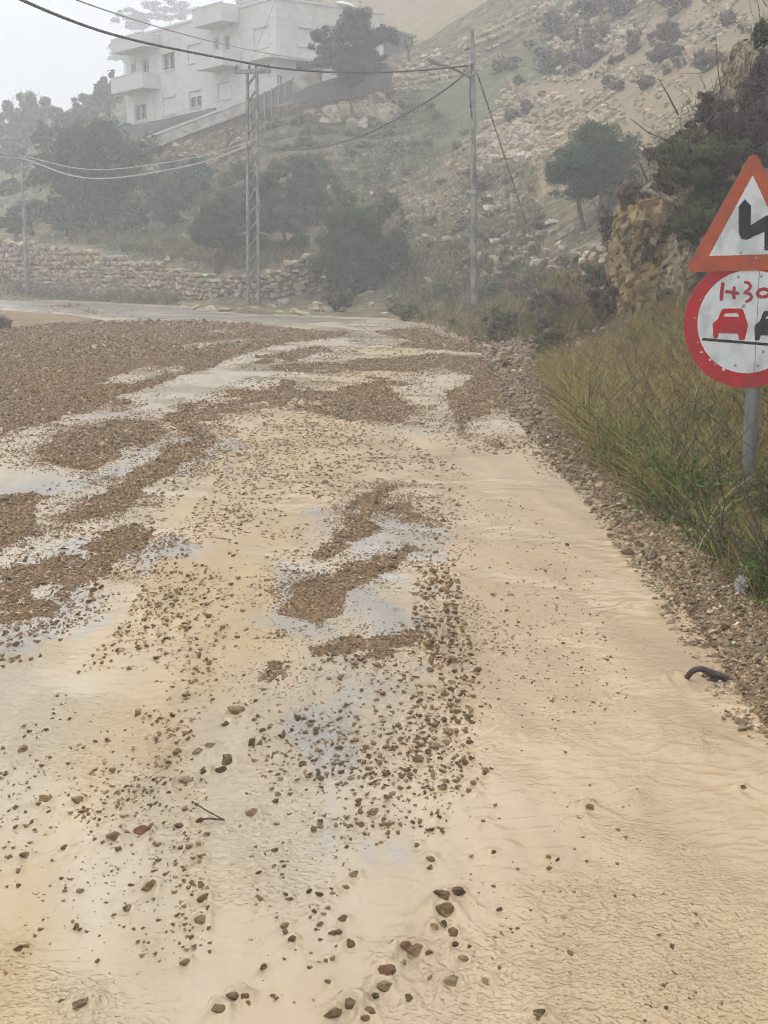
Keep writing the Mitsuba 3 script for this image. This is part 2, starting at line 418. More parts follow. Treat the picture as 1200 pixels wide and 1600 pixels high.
# ------------------------------------------------------------------ stones in the flow: positions first, the water answers them
BIG = [(306, 1176, 26), (328, 1167, 22), (345, 1208, 24), (357, 1190, 24), (320, 1212, 20), (290, 1227, 24), (314, 1282, 20), (283, 1291, 20), (218, 1302, 34), (178, 1314, 22), (313, 1345, 16), (315, 1384, 16), (317, 1405, 24),
       (313, 1438, 28), (235, 1386, 28), (175, 1361, 14), (395, 1164, 20), (371, 1114, 30), (354, 1132, 20), (385, 1240, 14), (433, 1243, 14), (395, 1270, 22), (375, 1290, 14), (466, 1124, 16), (455, 1470, 18), (445, 1448, 20),
       (412, 1516, 14), (368, 1560, 28), (383, 1563, 20), (342, 1580, 30), (485, 1392, 15), (500, 1397, 16), (553, 1367, 20), (540, 1386, 16), (527, 1460, 14), (548, 1475, 20), (575, 1190, 14), (592, 1195, 12), (500, 1289, 22),
       (563, 1288, 26), (552, 1236, 14), (70, 1255, 18), (60, 1258, 14), (75, 1140, 14), (30, 1485, 20), (290, 1508, 18), (128, 1570, 38), (38, 1172, 22), (532, 1208, 16), (500, 1220, 12), (585, 1270, 20), (607, 1302, 12),
       (652, 1320, 16), (672, 1342, 18), (672, 1356, 14), (508, 1428, 14), (535, 1437, 18), (520, 1460, 14), (712, 1398, 28), (692, 1410, 26), (695, 1428, 38), (678, 1450, 16), (690, 1445, 20), (710, 1458, 20), (712, 1476, 20),
       (722, 1497, 20), (705, 1534, 28), (757, 1533, 18), (632, 1485, 30), (650, 1490, 28), (668, 1494, 16), (631, 1507, 12), (603, 1522, 38), (598, 1545, 30), (672, 1527, 14), (640, 1560, 16), (548, 1575, 32), (575, 1582, 24),
       (585, 1560, 16), (572, 1592, 16), (520, 1592, 26), (512, 1535, 14), (840, 1585, 28), (920, 1262, 22), (1160, 1232, 18), (857, 1357, 12), (871, 1343, 9), (755, 1285, 14), (407, 930, 11), (380, 957, 11), (387, 985, 12), (372, 998, 12),
       (618, 955, 10), (703, 917, 12), (700, 960, 11), (735, 1025, 16), (745, 1050, 15), (705, 1068, 16), (720, 1090, 14), (655, 1190, 20), (668, 1180, 18), (700, 1150, 18), (640, 1230, 16), (10, 990, 14), (25, 1010, 14), (28, 1030, 14), (5, 1025, 14), (60, 1002, 18),
       (145, 928, 16), (95, 1000, 12), (240, 830, 11), (232, 868, 14), (90, 972, 14), (215, 785, 10), (312, 755, 9), (885, 852, 12), (790, 955, 12), (770, 930, 11), (700, 1165, 14), (725, 1195, 18), (690, 1235, 18), (560, 1255, 12), (430, 1330, 12), (510, 1500, 14), (260, 1230, 16), (120, 1255, 16), (150, 1205, 18), (210, 1240, 14), (100, 1330, 16), (40, 1340, 18), (200, 1420, 16), (120, 1450, 14), (770, 1335, 12), (890, 1490, 12), (780, 1420, 12), (1050, 1480, 12), (960, 1400, 12)]
rng = np.random.default_rng(21)
big_pos, big_r = [], []
for px, py, w in BIG:
    P = on_plane(px, py)
    big_pos.append(P[:2])
    big_r.append(0.58 * w * np.hypot(P[1], EYE) / FOCAL)
big_pos, big_r = np.array(big_pos), np.array(big_r)


def scatter(poly_px, n, lo, hi, power=2.0, seed=0):
    """n random spots inside an outline on the ground, stone radii lo..hi (metres), small ones commoner; more of them where they are near."""
    r = np.random.default_rng(seed)
    pw = on_plane_xy(poly_px)
    P = Polygon(pw).buffer(0)
    x0, y0, x1, y1 = P.bounds
    pts = []
    while len(pts) < n:
        m = 4 * n
        y = np.exp(r.uniform(np.log(y0), np.log(y1), m))
        x = r.uniform(x0, x1, m)
        keep = shapely.contains_xy(P, x, y)
        w = meshkit.fbm(np.stack([x * 1.6, y * 0.8, 0 * x + seed], -1), 3, seed)
        keep &= r.random(m) < np.clip((w - 0.34) * 3.2, 0, 1)
        pts += list(np.stack([x, y], 1)[keep])
    pts = np.array(pts[:n])
    rad = (lo + (hi - lo) * r.random(n) ** power) * (0.75 + 0.035 * np.minimum(pts[:, 1], 22))
    return pts, rad


SC = [([(480, 590), (420, 640), (330, 760), (250, 860), (200, 960), (100, 1080), (-30, 1200), (-30, 1330), (250, 1260), (330, 1100), (380, 900), (470, 780), (640, 690), (560, 600)], 4600, 0.0045, 0.016, 2.2),
      ([(-30, 1200), (320, 1100), (330, 1500), (-30, 1600)], 900, 0.003, 0.013, 3.0),
      ([(440, 560), (600, 530), (700, 560), (640, 690), (450, 720), (380, 640)], 2600, 0.006, 0.018, 2.0),
      ([(380, 740), (640, 690), (740, 740), (700, 830), (520, 800), (440, 860), (380, 1000), (350, 900)], 1100, 0.006, 0.02, 1.8),
      ([(640, 820), (700, 830), (740, 1040), (690, 1060), (640, 1000), (650, 920)], 420, 0.007, 0.023, 1.5),
      ([(380, 1040), (740, 1000), (770, 1200), (680, 1300), (560, 1220), (420, 1250), (360, 1130)], 900, 0.004, 0.018, 1.9),
      ([(380, 1200), (760, 1120), (700, 1300), (560, 1330), (500, 1600), (380, 1600)], 560, 0.003, 0.015, 2.4),
      ([(700, 700), (800, 760), (930, 900), (1040, 1250), (1150, 1600), (700, 1600), (740, 1100), (700, 850)], 1700, 0.002, 0.010, 3.0),
      ([(640, 1080), (740, 1060), (745, 1230), (680, 1300), (640, 1200)], 170, 0.006, 0.02, 1.5),
      ([(-10, 980), (110, 965), (60, 1040), (-10, 1060)], 40, 0.008, 0.018, 1.5),
      ([(300, 620), (480, 555), (540, 640), (400, 720), (290, 720)], 1300, 0.006, 0.02, 1.8),
      ([(560, 500), (700, 510), (760, 560), (640, 600), (520, 560)], 900, 0.008, 0.022, 1.8),
      ([(-10, 690), (250, 640), (330, 720), (230, 850), (200, 960), (-10, 960)], 1500, 0.007, 0.02, 1.8)]
sp, sr = [], []
for i, (poly, n, lo, hi, pw) in enumerate(SC):
    a, b = scatter(poly, n, lo, hi, pw, 50 + i)
    sp.append(a)
    sr.append(b)
sp, sr = np.vstack(sp), np.concatenate(sr)

# ------------------------------------------------------------------ the muddy water
tw = np.concatenate([-0.36 * np.exp(np.linspace(0.03, 2.6, 22))[::-1], np.linspace(-0.36, 0.36, 370), 0.36 * np.exp(np.linspace(0.03, 2.0, 16))])
yw = np.concatenate([np.linspace(-20, 1.7, 26), np.exp(np.linspace(np.log(1.8), np.log(14), 800)), np.exp(np.linspace(np.log(14.1), np.log(72), 170))])
TW, YW = np.meshgrid(tw, yw, indexing='ij')
XW = TW * np.sqrt(YW ** 2 + 2)
A_, B_ = XW.ravel(), YW.ravel()
fade = 1 / (1 + (B_ / 16) ** 2)
midf = sstep(4, 9, B_) / (1 + (B_ / 40) ** 2)
wa, wb = meshkit.noise(np.stack([A_ * 4, B_ * 4, 0 * A_], -1), 41) * 2.5, meshkit.noise(np.stack([A_ * 4, B_ * 4, 0 * A_], -1), 42) * 2.5
P3 = np.stack([A_ * 17 + 3 * B_ + wa, B_ * 24 + wb, 0 * A_], -1)
ZW = 0.012 * (meshkit.fbm(np.stack([A_ * 2.0, B_ * 1.2, 0 * A_], -1), 2, 31) - 0.5) * fade
ZW += 0.0060 * (meshkit.fbm(P3, 3, 33) - 0.5) * fade
ridge = 1 - np.abs(2 * meshkit.fbm(np.stack([A_ * 15 - 4 * B_ + 2 * wb, B_ * 19 + 2 * wa, 0 * A_], -1), 2, 35) - 1)
ZW += 0.0032 * (ridge ** 4) * fade
ZW += 0.016 * midf * (meshkit.fbm(np.stack([A_ * 3.2 + B_, B_ * 3.6, 2 + 0 * A_], -1), 3, 36) - 0.5)
edge_d = shapely.distance(ROAD.exterior, shapely.points(A_, B_))
lap = np.exp(-edge_d / 0.22) * (A_ > 0)
ZW += lap * 0.03 * (meshkit.fbm(np.stack([A_ * 9 - B_ * 5, B_ * 9 + A_ * 4, 0 * A_], -1), 3, 37) - 0.45) * fade
wake_d = shapely.distance(LineString(on_plane_xy([(1068, 1052), (1000, 1078), (905, 1118)])), shapely.points(A_, B_))
ZW += 0.028 * np.exp(-(wake_d / 0.055) ** 2) * (meshkit.fbm(np.stack([A_ * 22, B_ * 22, 0 * A_], -1), 3, 39) - 0.3) * np.clip((A_ - 0.45) / 0.3, 0, 1)
for pts_, hh in [([(1185, 1180), (1100, 1150), (1090, 1180)], 0.010), ([(1060, 940), (980, 945), (925, 975)], 0.012), ([(1100, 1140), (1030, 1180), (990, 1260)], 0.010), ([(720, 1195), (745, 1250), (800, 1330)], 0.008), ([(1010, 900), (930, 905)], 0.008),
                 ([(345, 1208), (270, 1230), (220, 1262)], 0.010), ([(700, 1400), (640, 1440), (590, 1500)], 0.010), ([(690, 1230), (760, 1320), (830, 1420)], 0.006), ([(200, 1310), (120, 1330), (0, 1370)], 0.009), ([(600, 1540), (520, 1580)], 0.012)]:
    q_ = shapely.distance(LineString(on_plane_xy(pts_)), shapely.points(A_, B_)) + 0.03 * (meshkit.fbm(np.stack([A_ * 7, B_ * 7, 0 * A_], -1), 2, 43) - 0.5)
    ZW += hh * np.exp(-(q_ / 0.03) ** 2) * (0.4 + meshkit.fbm(np.stack([A_ * 18, B_ * 18, 0 * A_], -1), 2, 44))
wave_tree = cKDTree(np.stack([A_, B_], 1))
sel = np.nonzero(sp[:, 1] < 7.5)[0]
wp, wr = np.vstack([big_pos, sp[sel]]), np.concatenate([big_r, sr[sel]])
debris_xy = on_plane(1085, 1062)[:2]
wp, wr = np.vstack([wp, debris_xy[None] + [[-0.02, 0.0]], debris_xy[None] + [[-0.09, -0.01]]]), np.concatenate([wr, [0.04, 0.03]])
for (cx, cy), r in zip(wp, wr):
    if cy > 12:
        continue
    idx = np.array(wave_tree.query_ball_point([cx, cy], 8 * r + 0.02))
    if not len(idx):
        continue
    fx, fy = 0.35 * np.sign(cx + 0.05) * min(1, abs(cx + 0.05) * 1.5), -1.0
    q = math.hypot(fx, fy)
    fx, fy = fx / q, fy / q
    dx, dy = A_[idx] - cx, B_[idx] - cy
    a, b = dx * fx + dy * fy, -dx * fy + dy * fx
    h = min(0.7 * r, 0.018)
    bow = np.exp(-(((a + 0.9 * r) / (0.7 * r)) ** 2) - (b / (1.1 * r)) ** 2)
    wake = np.exp(-((np.abs(b) - 0.32 * np.maximum(a, 0) - 0.8 * r) / (0.35 * r)) ** 2) * np.exp(-np.maximum(a, 0) / (3.5 * r)) * (a > -0.8 * r)
    ZW[idx] += h * bow + 0.5 * h * wake - 0.3 * h * np.exp(-((a - 1.2 * r) / r) ** 2 - (b / (0.7 * r)) ** 2)
keep_w = shapely.contains_xy(ROAD.buffer(0.25), A_, B_)
wm = grid_mesh(XW, YW, ZW.reshape(XW.shape))
wf = np.asarray(wm.faces)
wm = tri(wm.vertices, wf[keep_w[wf].all(1)])
wm.remove_unreferenced_vertices()


def poly_dist(p, pts, wiggle):
    """Distance in metres from p to a polyline on the ground."""
    d = mi.Float(1e6)
    for (ax, ay), (bx, by) in zip(pts[:-1], pts[1:]):
        ex, ey = float(bx - ax), float(by - ay)
        t = dr.clip(((p.x - float(ax)) * ex + (p.y - float(ay)) * ey) / (ex * ex + ey * ey), 0, 1)
        d = dr.minimum(d, dr.sqrt(dr.square(p.x - float(ax) - ex * t) + dr.square(p.y - float(ay) - ey * t)))
    return d + wiggle


SILT = on_plane_xy([(610, 545), (500, 640), (400, 770), (300, 930), (190, 1130), (60, 1400), (-100, 1900)])
THIN = on_plane_xy([(600, 800), (580, 900), (560, 960), (540, 1120), (520, 1330)])
THIN2 = on_plane_xy([(310, 690), (240, 730), (60, 770), (-60, 800)])
THIN3 = on_plane_xy([(230, 860), (120, 860), (60, 985), (-20, 1020)])
CLAY = on_plane_xy([(760, 700), (900, 900), (1000, 1150), (1050, 1450), (1100, 1900)])


def water_color(p, n, uv):
    w = fbm(p.x * 1.3 + 0.3 * p.y, p.y * 0.45, 0, 4) - 0.5
    f = fbm(p.x * 5.5 + p.y, p.y * 2.0, 3, 3) - 0.5
    g = 0.35 + 0.03 * p.y
    silt = smoothstep(1.5, 0.1, poly_dist(p, SILT, w * 1.2 + f * 0.5) / (g + 0.15))
    clay = smoothstep(1.9, 0.3, poly_dist(p, CLAY, w * 0.9 + f * 0.2) / (g + 0.35))
    thin = dr.maximum(smoothstep(0.8, 0.2, poly_dist(p, THIN3, w * 0.9 + f * 0.7) / (g * 0.6)), smoothstep(0.8, 0.2, poly_dist(p, THIN, w * 0.9 + f * 0.7) / (g * 0.75)))
    thin = dr.maximum(thin, smoothstep(0.8, 0.2, poly_dist(p, THIN2, w * 0.8 + f * 0.8) / (g * 0.7)))
    c = mix((0.465, 0.372, 0.252), (0.45, 0.375, 0.272), smoothstep(-0.15, 0.15, w))
    c = mix(c, (0.475, 0.338, 0.190), clay * 0.85)
    c = mix(c, (0.48, 0.342, 0.172), silt * 0.85)
    c = mix(c, (0.385, 0.355, 0.31), thin * 0.85)
    streak = fbm(p.x * 9 + 1.2 * p.y + 2 * w, p.y * 1.3, 7, 3) - 0.5
    return c * (1 + 0.2 * f + 0.22 * streak)


def ripple(p, n, uv):
    w, v = 4 * noise(p.x * 4, p.y * 4), 4 * noise(p.x * 4, p.y * 4, 9)
    x, y = p.x + 0.35 * p.y, p.y - 0.25 * p.x
    a = fbm(x * 54 + w, y * 54 + v, 0, 3)
    b = fbm(x * 120 + w, y * 140 + v, 5, 2)
    return ((1 - dr.abs(2 * a - 1)) * 0.65 + b * 0.35) * (0.12 + 0.88 * smoothstep(0.36, 0.66, fbm(p.x * 1.6 + 0.5 * p.y, p.y * 1.1, 11, 3)))


scene['water_mat'] = {'type': 'bumpmap', 'arbitrary': proc(ripple, eps=0.002), 'scale': 0.012,
                      'b': {'type': 'roughplastic', 'diffuse_reflectance': proc(water_color), 'alpha': 0.03, 'int_ior': 1.36, 'distribution': 'ggx'}}
tag(obj('water', wm, 'water_mat', smooth=True), 'shallow muddy floodwater flowing over the road', kind='structure')
wtree = cKDTree(np.asarray(wm.vertices)[:, :2])

# far stretch of wet road and its mud
strip = on_plane_xy([(-60, 476), (0, 479), (120, 490), (230, 498), (330, 500), (470, 505), (560, 500), (480, 495), (380, 493), (280, 481), (150, 474), (0, 469), (-60, 466)])
sm = trimesh.creation.extrude_polygon(Polygon(strip).buffer(0), 0.02)
sm.apply_translation([0, 0, -0.006])
scene['wet_road_mat'] = {'type': 'roughplastic', 'diffuse_reflectance': proc(lambda p, n, uv: mix((0.22, 0.185, 0.145), (0.34, 0.285, 0.215), smoothstep(0.35, 0.7, fbm(p.x * 0.8, p.y * 1.2, 0, 4)))), 'alpha': 0.16, 'int_ior': 1.36}
tag(obj('road', sm, 'wet_road_mat'), 'wet grey road surface showing at the far bend', kind='structure')

mf = trimesh.creation.extrude_polygon(Polygon(on_plane_xy([(-90, 484), (0, 486), (100, 493), (150, 501), (120, 509), (40, 514), (-90, 520)])).buffer(-0.1).buffer(0.3), 0.03)
mf.apply_translation([0, 0, -0.008])
diffuse('mud_mat', proc(lambda p, n, uv: mix((0.21, 0.155, 0.10), (0.31, 0.24, 0.16), fbm(p.x * 1.1, p.y * 0.9, 0, 4))))
tag(obj('mud', mf, 'mud_mat'), 'smooth tan mud between the far road strip and the gravel', kind='structure')

# ------------------------------------------------------------------ gravel (uncountable) on the bars and verge
rng = np.random.default_rng(33)


def fill(x0, x1, y0, y1, s, prob):
    X, Y = np.meshgrid(np.arange(x0, x1, s), np.arange(y0, y1, s), indexing='ij')
    x = X.ravel() + rng.uniform(-0.5, 0.5, X.size) * s
    y = Y.ravel() + rng.uniform(-0.5, 0.5, X.size) * s
    ok = np.abs(x / np.maximum(y, 1)) < 0.42
    x, y = x[ok], y[ok]
    k = rng.random(len(x)) < prob(x, y)
    return x[k], y[k]


def bar_prob(x, y):
    s = bar_field(x, y)
    return np.where(shapely.contains_xy(ROAD, x, y), np.clip(0.03 * (s > -0.3) + 0.95 * sstep(-0.26 - 0.008 * y, 0.10 + 0.004 * y, s), 0, 1) * (0.7 + 0.7 * meshkit.fbm(np.stack([x * 2.2, y * 1.2, 0 * x], -1), 3, 77)), 0)


px_, py_, pr_ = [], [], []
for x0, x1, y0, y1, s in [(-3.0, 1.6, 3.4, 7, 0.0175), (-4.6, 2.2, 7, 11, 0.0235), (-5.2, 3.2, 11, 16, 0.036), (-8.0, 3.2, 16, 24, 0.048), (-13, 4, 24, 38, 0.078), (-22, 4.5, 38, 60, 0.15)]:
    x, y = fill(x0, x1, y0, y1, s, bar_prob)
    px_.append(x)
    py_.append(y)
    pr_.append(s * rng.uniform(0.26, 0.62, len(x)) * (1 + 0.8 * (rng.random(len(x)) < 0.03)))
x, y, r = map(np.concatenate, (px_, py_, pr_))
zb = np.maximum(bed(x, y), -0.3 * r)
col = tones(len(x), (0.205, 0.135, 0.074), rng, 0.36, 0.03)
onbank = bars(x, y, 'bank') > 0
r *= np.where(y > 16, 0.82, 1.0)
sc3 = np.stack([r * rng.uniform(0.8, 1.3, len(r)), r * rng.uniform(0.7, 1.1, len(r)), r * rng.uniform(0.55, 0.9, len(r))], 1)
nearp = y < 17
gm1, gc1 = many(PEBBLES, np.stack([x, y, zb + 0.15 * r], 1)[nearp], sc3[nearp], col[nearp], rng)
gm2, gc2 = many(GRITS, np.stack([x, y, zb + 0.15 * r], 1)[~nearp], sc3[~nearp], col[~nearp], rng)
# loose small stones in the flow
n = len(sp)
small_sel = np.argsort(-sr / sp[:, 1])[:150]
rest = np.setdiff1d(np.arange(n), small_sel)
pc = tones(n, (0.145, 0.087, 0.038), rng, 0.35, 0.05)
ps = np.stack([sr * rng.uniform(0.9, 1.5, n), sr * rng.uniform(0.8, 1.1, n), sr * rng.uniform(0.5, 0.9, n)], 1)
zs = np.asarray(wm.vertices)[wtree.query(sp)[1], 2]
gm3, gc3 = many(PEBBLES, np.stack([sp[:, 0], sp[:, 1], zs - 0.1 * sr], 1)[rest], ps[rest], pc[rest], rng, 0.3)
tag(obj('gravel', cat_mesh([gm1, gm2, gm3]), 'wet_gravel_mat', color=np.vstack([gc1, gc2, gc3])), 'brown wet gravel washed over the road in bars and scattered bits', 'gravel', kind='stuff')


def verge_prob(x, y):
    d = shapely.distance(ROAD, shapely.points(x, y))
    out = ~shapely.contains_xy(ROAD, x, y)
    wid = np.interp(y, [3, 4.6, 5.5, 6.6, 8, 10, 12.5, 16.6, 24, 40], [1.25, 0.9, 0.6, 0.40, 0.34, 0.32, 0.42, 0.75, 1.3, 1.0])
    return np.where(out & (x > 0), 1 - sstep(0.75 * wid, 1.3 * wid, d), np.where(out, 0, np.where(x > 0, np.clip(1 - shapely.distance(ROAD.exterior, shapely.points(x, y)) / 0.05, 0, 1), 0)))


px_, py_, pr_ = [], [], []
for x0, x1, y0, y1, s in [(0.9, 3.0, 2.6, 7, 0.021), (1.0, 3.0, 7, 12, 0.03), (1.4, 4.2, 12, 20, 0.05), (1.8, 7, 20, 48, 0.11)]:
    x, y = fill(x0, x1, y0, y1, s, verge_prob)
    px_.append(x)
    py_.append(y)
    pr_.append(s * rng.uniform(0.35, 0.8, len(x)) * (1 + 0.8 * (rng.random(len(x)) < 0.05)))
x, y, r = map(np.concatenate, (px_, py_, pr_))
zt = np.maximum(terrain(x, y), 0)
col = tones(len(x), (0.225, 0.162, 0.095), rng, 0.36, 0.04)
col[y > 10] *= [0.78, 0.74, 0.72]
pale = rng.random(len(x)) < 0.012
col[pale] = tones(pale.sum(), (0.5, 0.44, 0.33), rng, 0.1, 0.03)
sc3 = np.stack([r * rng.uniform(0.8, 1.3, len(r)), r * rng.uniform(0.7, 1.1, len(r)), r * rng.uniform(0.55, 0.9, len(r))], 1)
vm, vc = many(PEBBLES, np.stack([x, y, zt + 0.15 * r], 1), sc3, col, rng)
tag(obj('verge_gravel', vm, 'wet_gravel_mat', color=vc), 'tan gravel heaped along the right edge of the flow', 'gravel', kind='stuff')

# countable stones in the flow
SPECIAL = {(603, 1522): 'large reddish brown stone at the near end of the stone line', (313, 1438): 'dark oval stone lying alone left of centre in the near flow', (218, 1302): 'reddish stone breaking the flow on the left',
           (368, 1560): 'grey brown rounded stone at the bottom edge beside a darker one', (342, 1580): 'pale flat half sunk stone at the bottom edge', (128, 1570): 'muddy yellow lump near the bottom left corner',
           (920, 1262): 'yellowish stone alone in the smooth flow on the right', (1160, 1232): 'reddish stone at the far right of the near flow below the verge gravel', (840, 1585): 'dark stone at the bottom edge right of centre',
           (283, 1291): 'flat oval stone outlined by water beside a twig', (235, 1386): 'mud coated stone standing out left of the dark stone row'}


def stone_zone(x, y):
    d = np.array([x, y, 0]) - [0, 0, EYE]
    depth = d[1] * CP - d[2] * SP
    px, py = 600 + FOCAL * d[0] / depth, 800 - FOCAL * (d[1] * SP + d[2] * CP) / depth
    if px > 765:
        return 'small wet stone lying in the smooth flow of the right channel', 'stones in the right channel'
    if px > 480 and py > 1380:
        return 'wet brown stone of the oblique stone line at the bottom centre', 'stones of the bottom centre line'
    if px > 590 and py < 1300:
        return 'small dark stone of the stone strewn band right of the central gravel bars', 'stones right of the central bars'
    if px > 370:
        return 'small wet brown stone in the greyish shallow flow below the central gravel bars', 'stones below the central bars'
    if py > 1100:
        return 'wet brown stone in the yellowish flow at the lower left', 'stones at the lower left'
    return 'small brown stone in the yellowish flow between the left and central gravel bars', 'stones between the gravel bars'


for k, ((px, py, w), P, r) in enumerate(zip(BIG, big_pos, big_r)):
    key = numbered('stone')
    zl_, zg_ = stone_zone(*P)
    labels[key] = {'label': SPECIAL.get((px, py), zl_), 'category': 'stone', 'group': zg_}
    z = float(np.asarray(wm.vertices)[wtree.query(P)[1], 2])
    mat = 'wet_stone_d' if (px, py) in ((603, 1522), (632, 1485), (218, 1302), (1160, 1232)) else 'wet_stone_b' if (px, py) in ((128, 1570), (235, 1386), (342, 1580), (920, 1262)) else f'wet_stone_{"abca"[k % 4]}'
    tw_ = T().translate([float(P[0]), float(P[1]), z - 0.1 * float(r)]).rotate([0, 0, 1], float(rng.uniform(-50, 50))).rotate([1, 0, 0], float(rng.normal(0, 14))).scale([float(r), float(r * rng.uniform(0.7, 1.0)), float(r * rng.uniform(0.6, 0.95))])
    scene[key] = {**PEBBLE_DICTS[k % 12], 'to_world': tw_, 'bsdf': {'type': 'ref', 'id': mat}}
for k, i in enumerate(small_sel):
    key = numbered('stone')
    zl_, zg_ = stone_zone(*sp[i])
    labels[key] = {'label': zl_, 'category': 'stone', 'group': zg_}
    tw_ = T().translate([float(sp[i, 0]), float(sp[i, 1]), float(zs[i] - 0.15 * sr[i])]).rotate([0, 0, 1], float(rng.uniform(0, 360))).scale([float(v) for v in ps[i]])
    scene[key] = {**PEBBLE_DICTS[k % 12], 'to_world': tw_, 'bsdf': {'type': 'ref', 'id': f'wet_stone_{"abcb"[k % 4]}'}}

# ------------------------------------------------------------------ dry stone wall along the road, stone by stone
rng = np.random.default_rng(44)


def place_stone(parent, name, P, size, mat, yaw=None, k=0):
    key = numbered(parent + '__' + name if parent else name)
    tw_ = T().translate([float(v) for v in P]).rotate([0, 0, 1], float(yaw if yaw is not None else rng.uniform(0, 360))).rotate([1, 0, 0], float(rng.normal(0, 10))).rotate([0, 1, 0], float(rng.normal(0, 12))).scale([float(v) for v in size])
    scene[key] = {**STONE_DICTS[k % len(STONE_DICTS)], 'to_world': tw_, 'bsdf': {'type': 'ref', 'id': mat}}
    return key


def dry_wall(name, label, base_px, course, limit, thick=0.5, tone=(0.36, 0.29, 0.205), zbase=None, loose=0.25):
    """base_px: (px, py of the top, py of the foot, Y). Courses of single stones on a rubble core."""
    w = thing(name, label, 'stone wall')
    top = np.array([at(a, b, Y) for a, b, c, Y in base_px])
    foot = np.array([at(a, c, Y) for a, b, c, Y in base_px])
    s = np.concatenate([[0], np.cumsum(np.hypot(*np.diff(foot[:, :2], axis=0).T))])
    stones = []
    S = 0.0
    row = 0
    hmax = (top[:, 2] - foot[:, 2]).max()
    z = 0.0
    while z < hmax:
        h = course * rng.uniform(0.7, 1.3)
        S = rng.uniform(0, 0.3)
        while S < s[-1]:
            l = course * rng.uniform(0.65, 2.3)
            c = S + l / 2
            fx, fy, fz, tz = (np.interp(c, s, a) for a in (foot[:, 0], foot[:, 1], foot[:, 2], top[:, 2]))
            if z + 0.45 * h < tz - fz + rng.normal(0, loose * course):
                i = min(np.searchsorted(s, c), len(s) - 1)
                d = foot[i, :2] - foot[i - 1, :2]
                yaw = math.degrees(math.atan2(d[1], d[0]))
                stones.append((fx + rng.normal(0, 0.03), fy + rng.normal(0, 0.05) + 0.1 * z, fz + z + h / 2 + rng.normal(0, 0.14) * h, l / 2 * 1.06, 0.24 * rng.uniform(0.6, 1.2), h / 2 * rng.uniform(0.85, 1.35) / 0.75, yaw))
            S += l
        z += h
    stones = np.array(stones)
    order = np.argsort(stones[:, 1] / (stones[:, 3] * stones[:, 5]))
    for k, i in enumerate(order[:limit]):
        a = stones[i]
        place_stone(w, 'stone', a[:3], a[3:6], ('tan_stone', 'pale_stone', 'tan_stone', 'grey_stone')[rng.integers(0, 4)], a[6] + rng.normal(0, 6), k)
    r_ = stones[order[limit:]]
    if len(r_):
        V, F, C = [], [], []
        base = 0
        for k, a in enumerate(r_):
            v, f = STONES[k % len(STONES)]
            v = v * a[3:6]
            c_, s_ = math.cos(math.radians(a[6])), math.sin(math.radians(a[6]))
            V.append(np.stack([c_ * v[:, 0] - s_ * v[:, 1], s_ * v[:, 0] + c_ * v[:, 1], v[:, 2]], 1) + a[:3])
            F.append(f + base)
            C.append(np.repeat(tones(1, tone, rng, 0.22, 0.04), len(v), 0))
            base += len(v)
        tag(obj('far_stones', tri(np.vstack(V), np.vstack(F)), 'stone_tone_mat', w, color=np.vstack(C)), kind='stuff')
    V, n_ = [], len(foot)
    back = np.array([0.0, thick, 0])
    t2 = top - [0, 0, 0.12]
    f2 = foot - [0, 0, 0.6]
    off = np.array([0, 0.12, 0])
    v = np.vstack([f2 + off, t2 + off, t2 + off + back, f2 + off + back])
    f = []
    for i in range(n_ - 1):
        for a in range(4):
            b = (a + 1) % 4
            f += [[a * n_ + i, a * n_ + i + 1, b * n_ + i + 1], [a * n_ + i, b * n_ + i + 1, b * n_ + i]]
    for i in (0, n_ - 1):
        f += [[i, n_ + i, 2 * n_ + i], [i, 2 * n_ + i, 3 * n_ + i]]
    obj('rubble_core', tri(v, f), 'core_mat', w)
    return w


diffuse('core_mat', proc(lambda p, n, uv: mix((0.10, 0.08, 0.058), (0.20, 0.16, 0.115), fbm(p.x * 5, p.y * 5, p.z * 5, 4))))
dry_wall('dry_stone_wall', 'long tan dry stone wall of stacked field stones along the far side of the road bend',
         [(-60, 368, 468, 80), (0, 374, 467, 78), (60, 378, 468, 74), (110, 388, 470, 71), (180, 400, 474, 67), (225, 408, 477, 64), (300, 424, 483, 60.5), (345, 432, 487, 58.8), (400, 428, 489, 57.6), (432, 422, 489, 57.2), (462, 405, 480, 57.6), (488, 398, 470, 58.2)], 0.235, 300)

# ------------------------------------------------------------------ house
D1 = 90.0
yaw_d = np.array([-0.623, 0.782, 0])
yaw_n = np.array([-0.782, -0.623, 0])
UP = np.array([0, 0, 1.0])
CORNER = at(432, 130, D1)
CORNER[2] = 0


def on_face(px, py, o, n):
    r = ray(px, py)
    return np.array([0, 0, EYE]) + r * (np.dot(o - [0, 0, EYE], n) / (r @ n))


def face_sz(px, py):
    P = on_face(px, py, CORNER, yaw_n)
    return float(np.dot(P - CORNER, yaw_d)), float(P[2])


def face2_sz(px, py):
    P = on_face(px, py, CORNER, yaw_d)
    return float(np.dot(P - CORNER, -yaw_n)), float(P[2])


def block_color(p, n, uv):
    u = dr.select(dr.abs(n.x) > 0.7, p.y * 1.28, p.x * 1.28)
    row = dr.floor(p.z / 0.25)
    t = cell_rand(dr.floor(u / 0.5 + 0.5 * (row - 2 * dr.floor(row / 2))), row)
    c = mix((0.60, 0.575, 0.53), (0.66, 0.635, 0.59), t)
    return c * (0.86 + 0.24 * fbm(p.x * 0.8, p.y * 0.8, p.z * 0.35, 4))


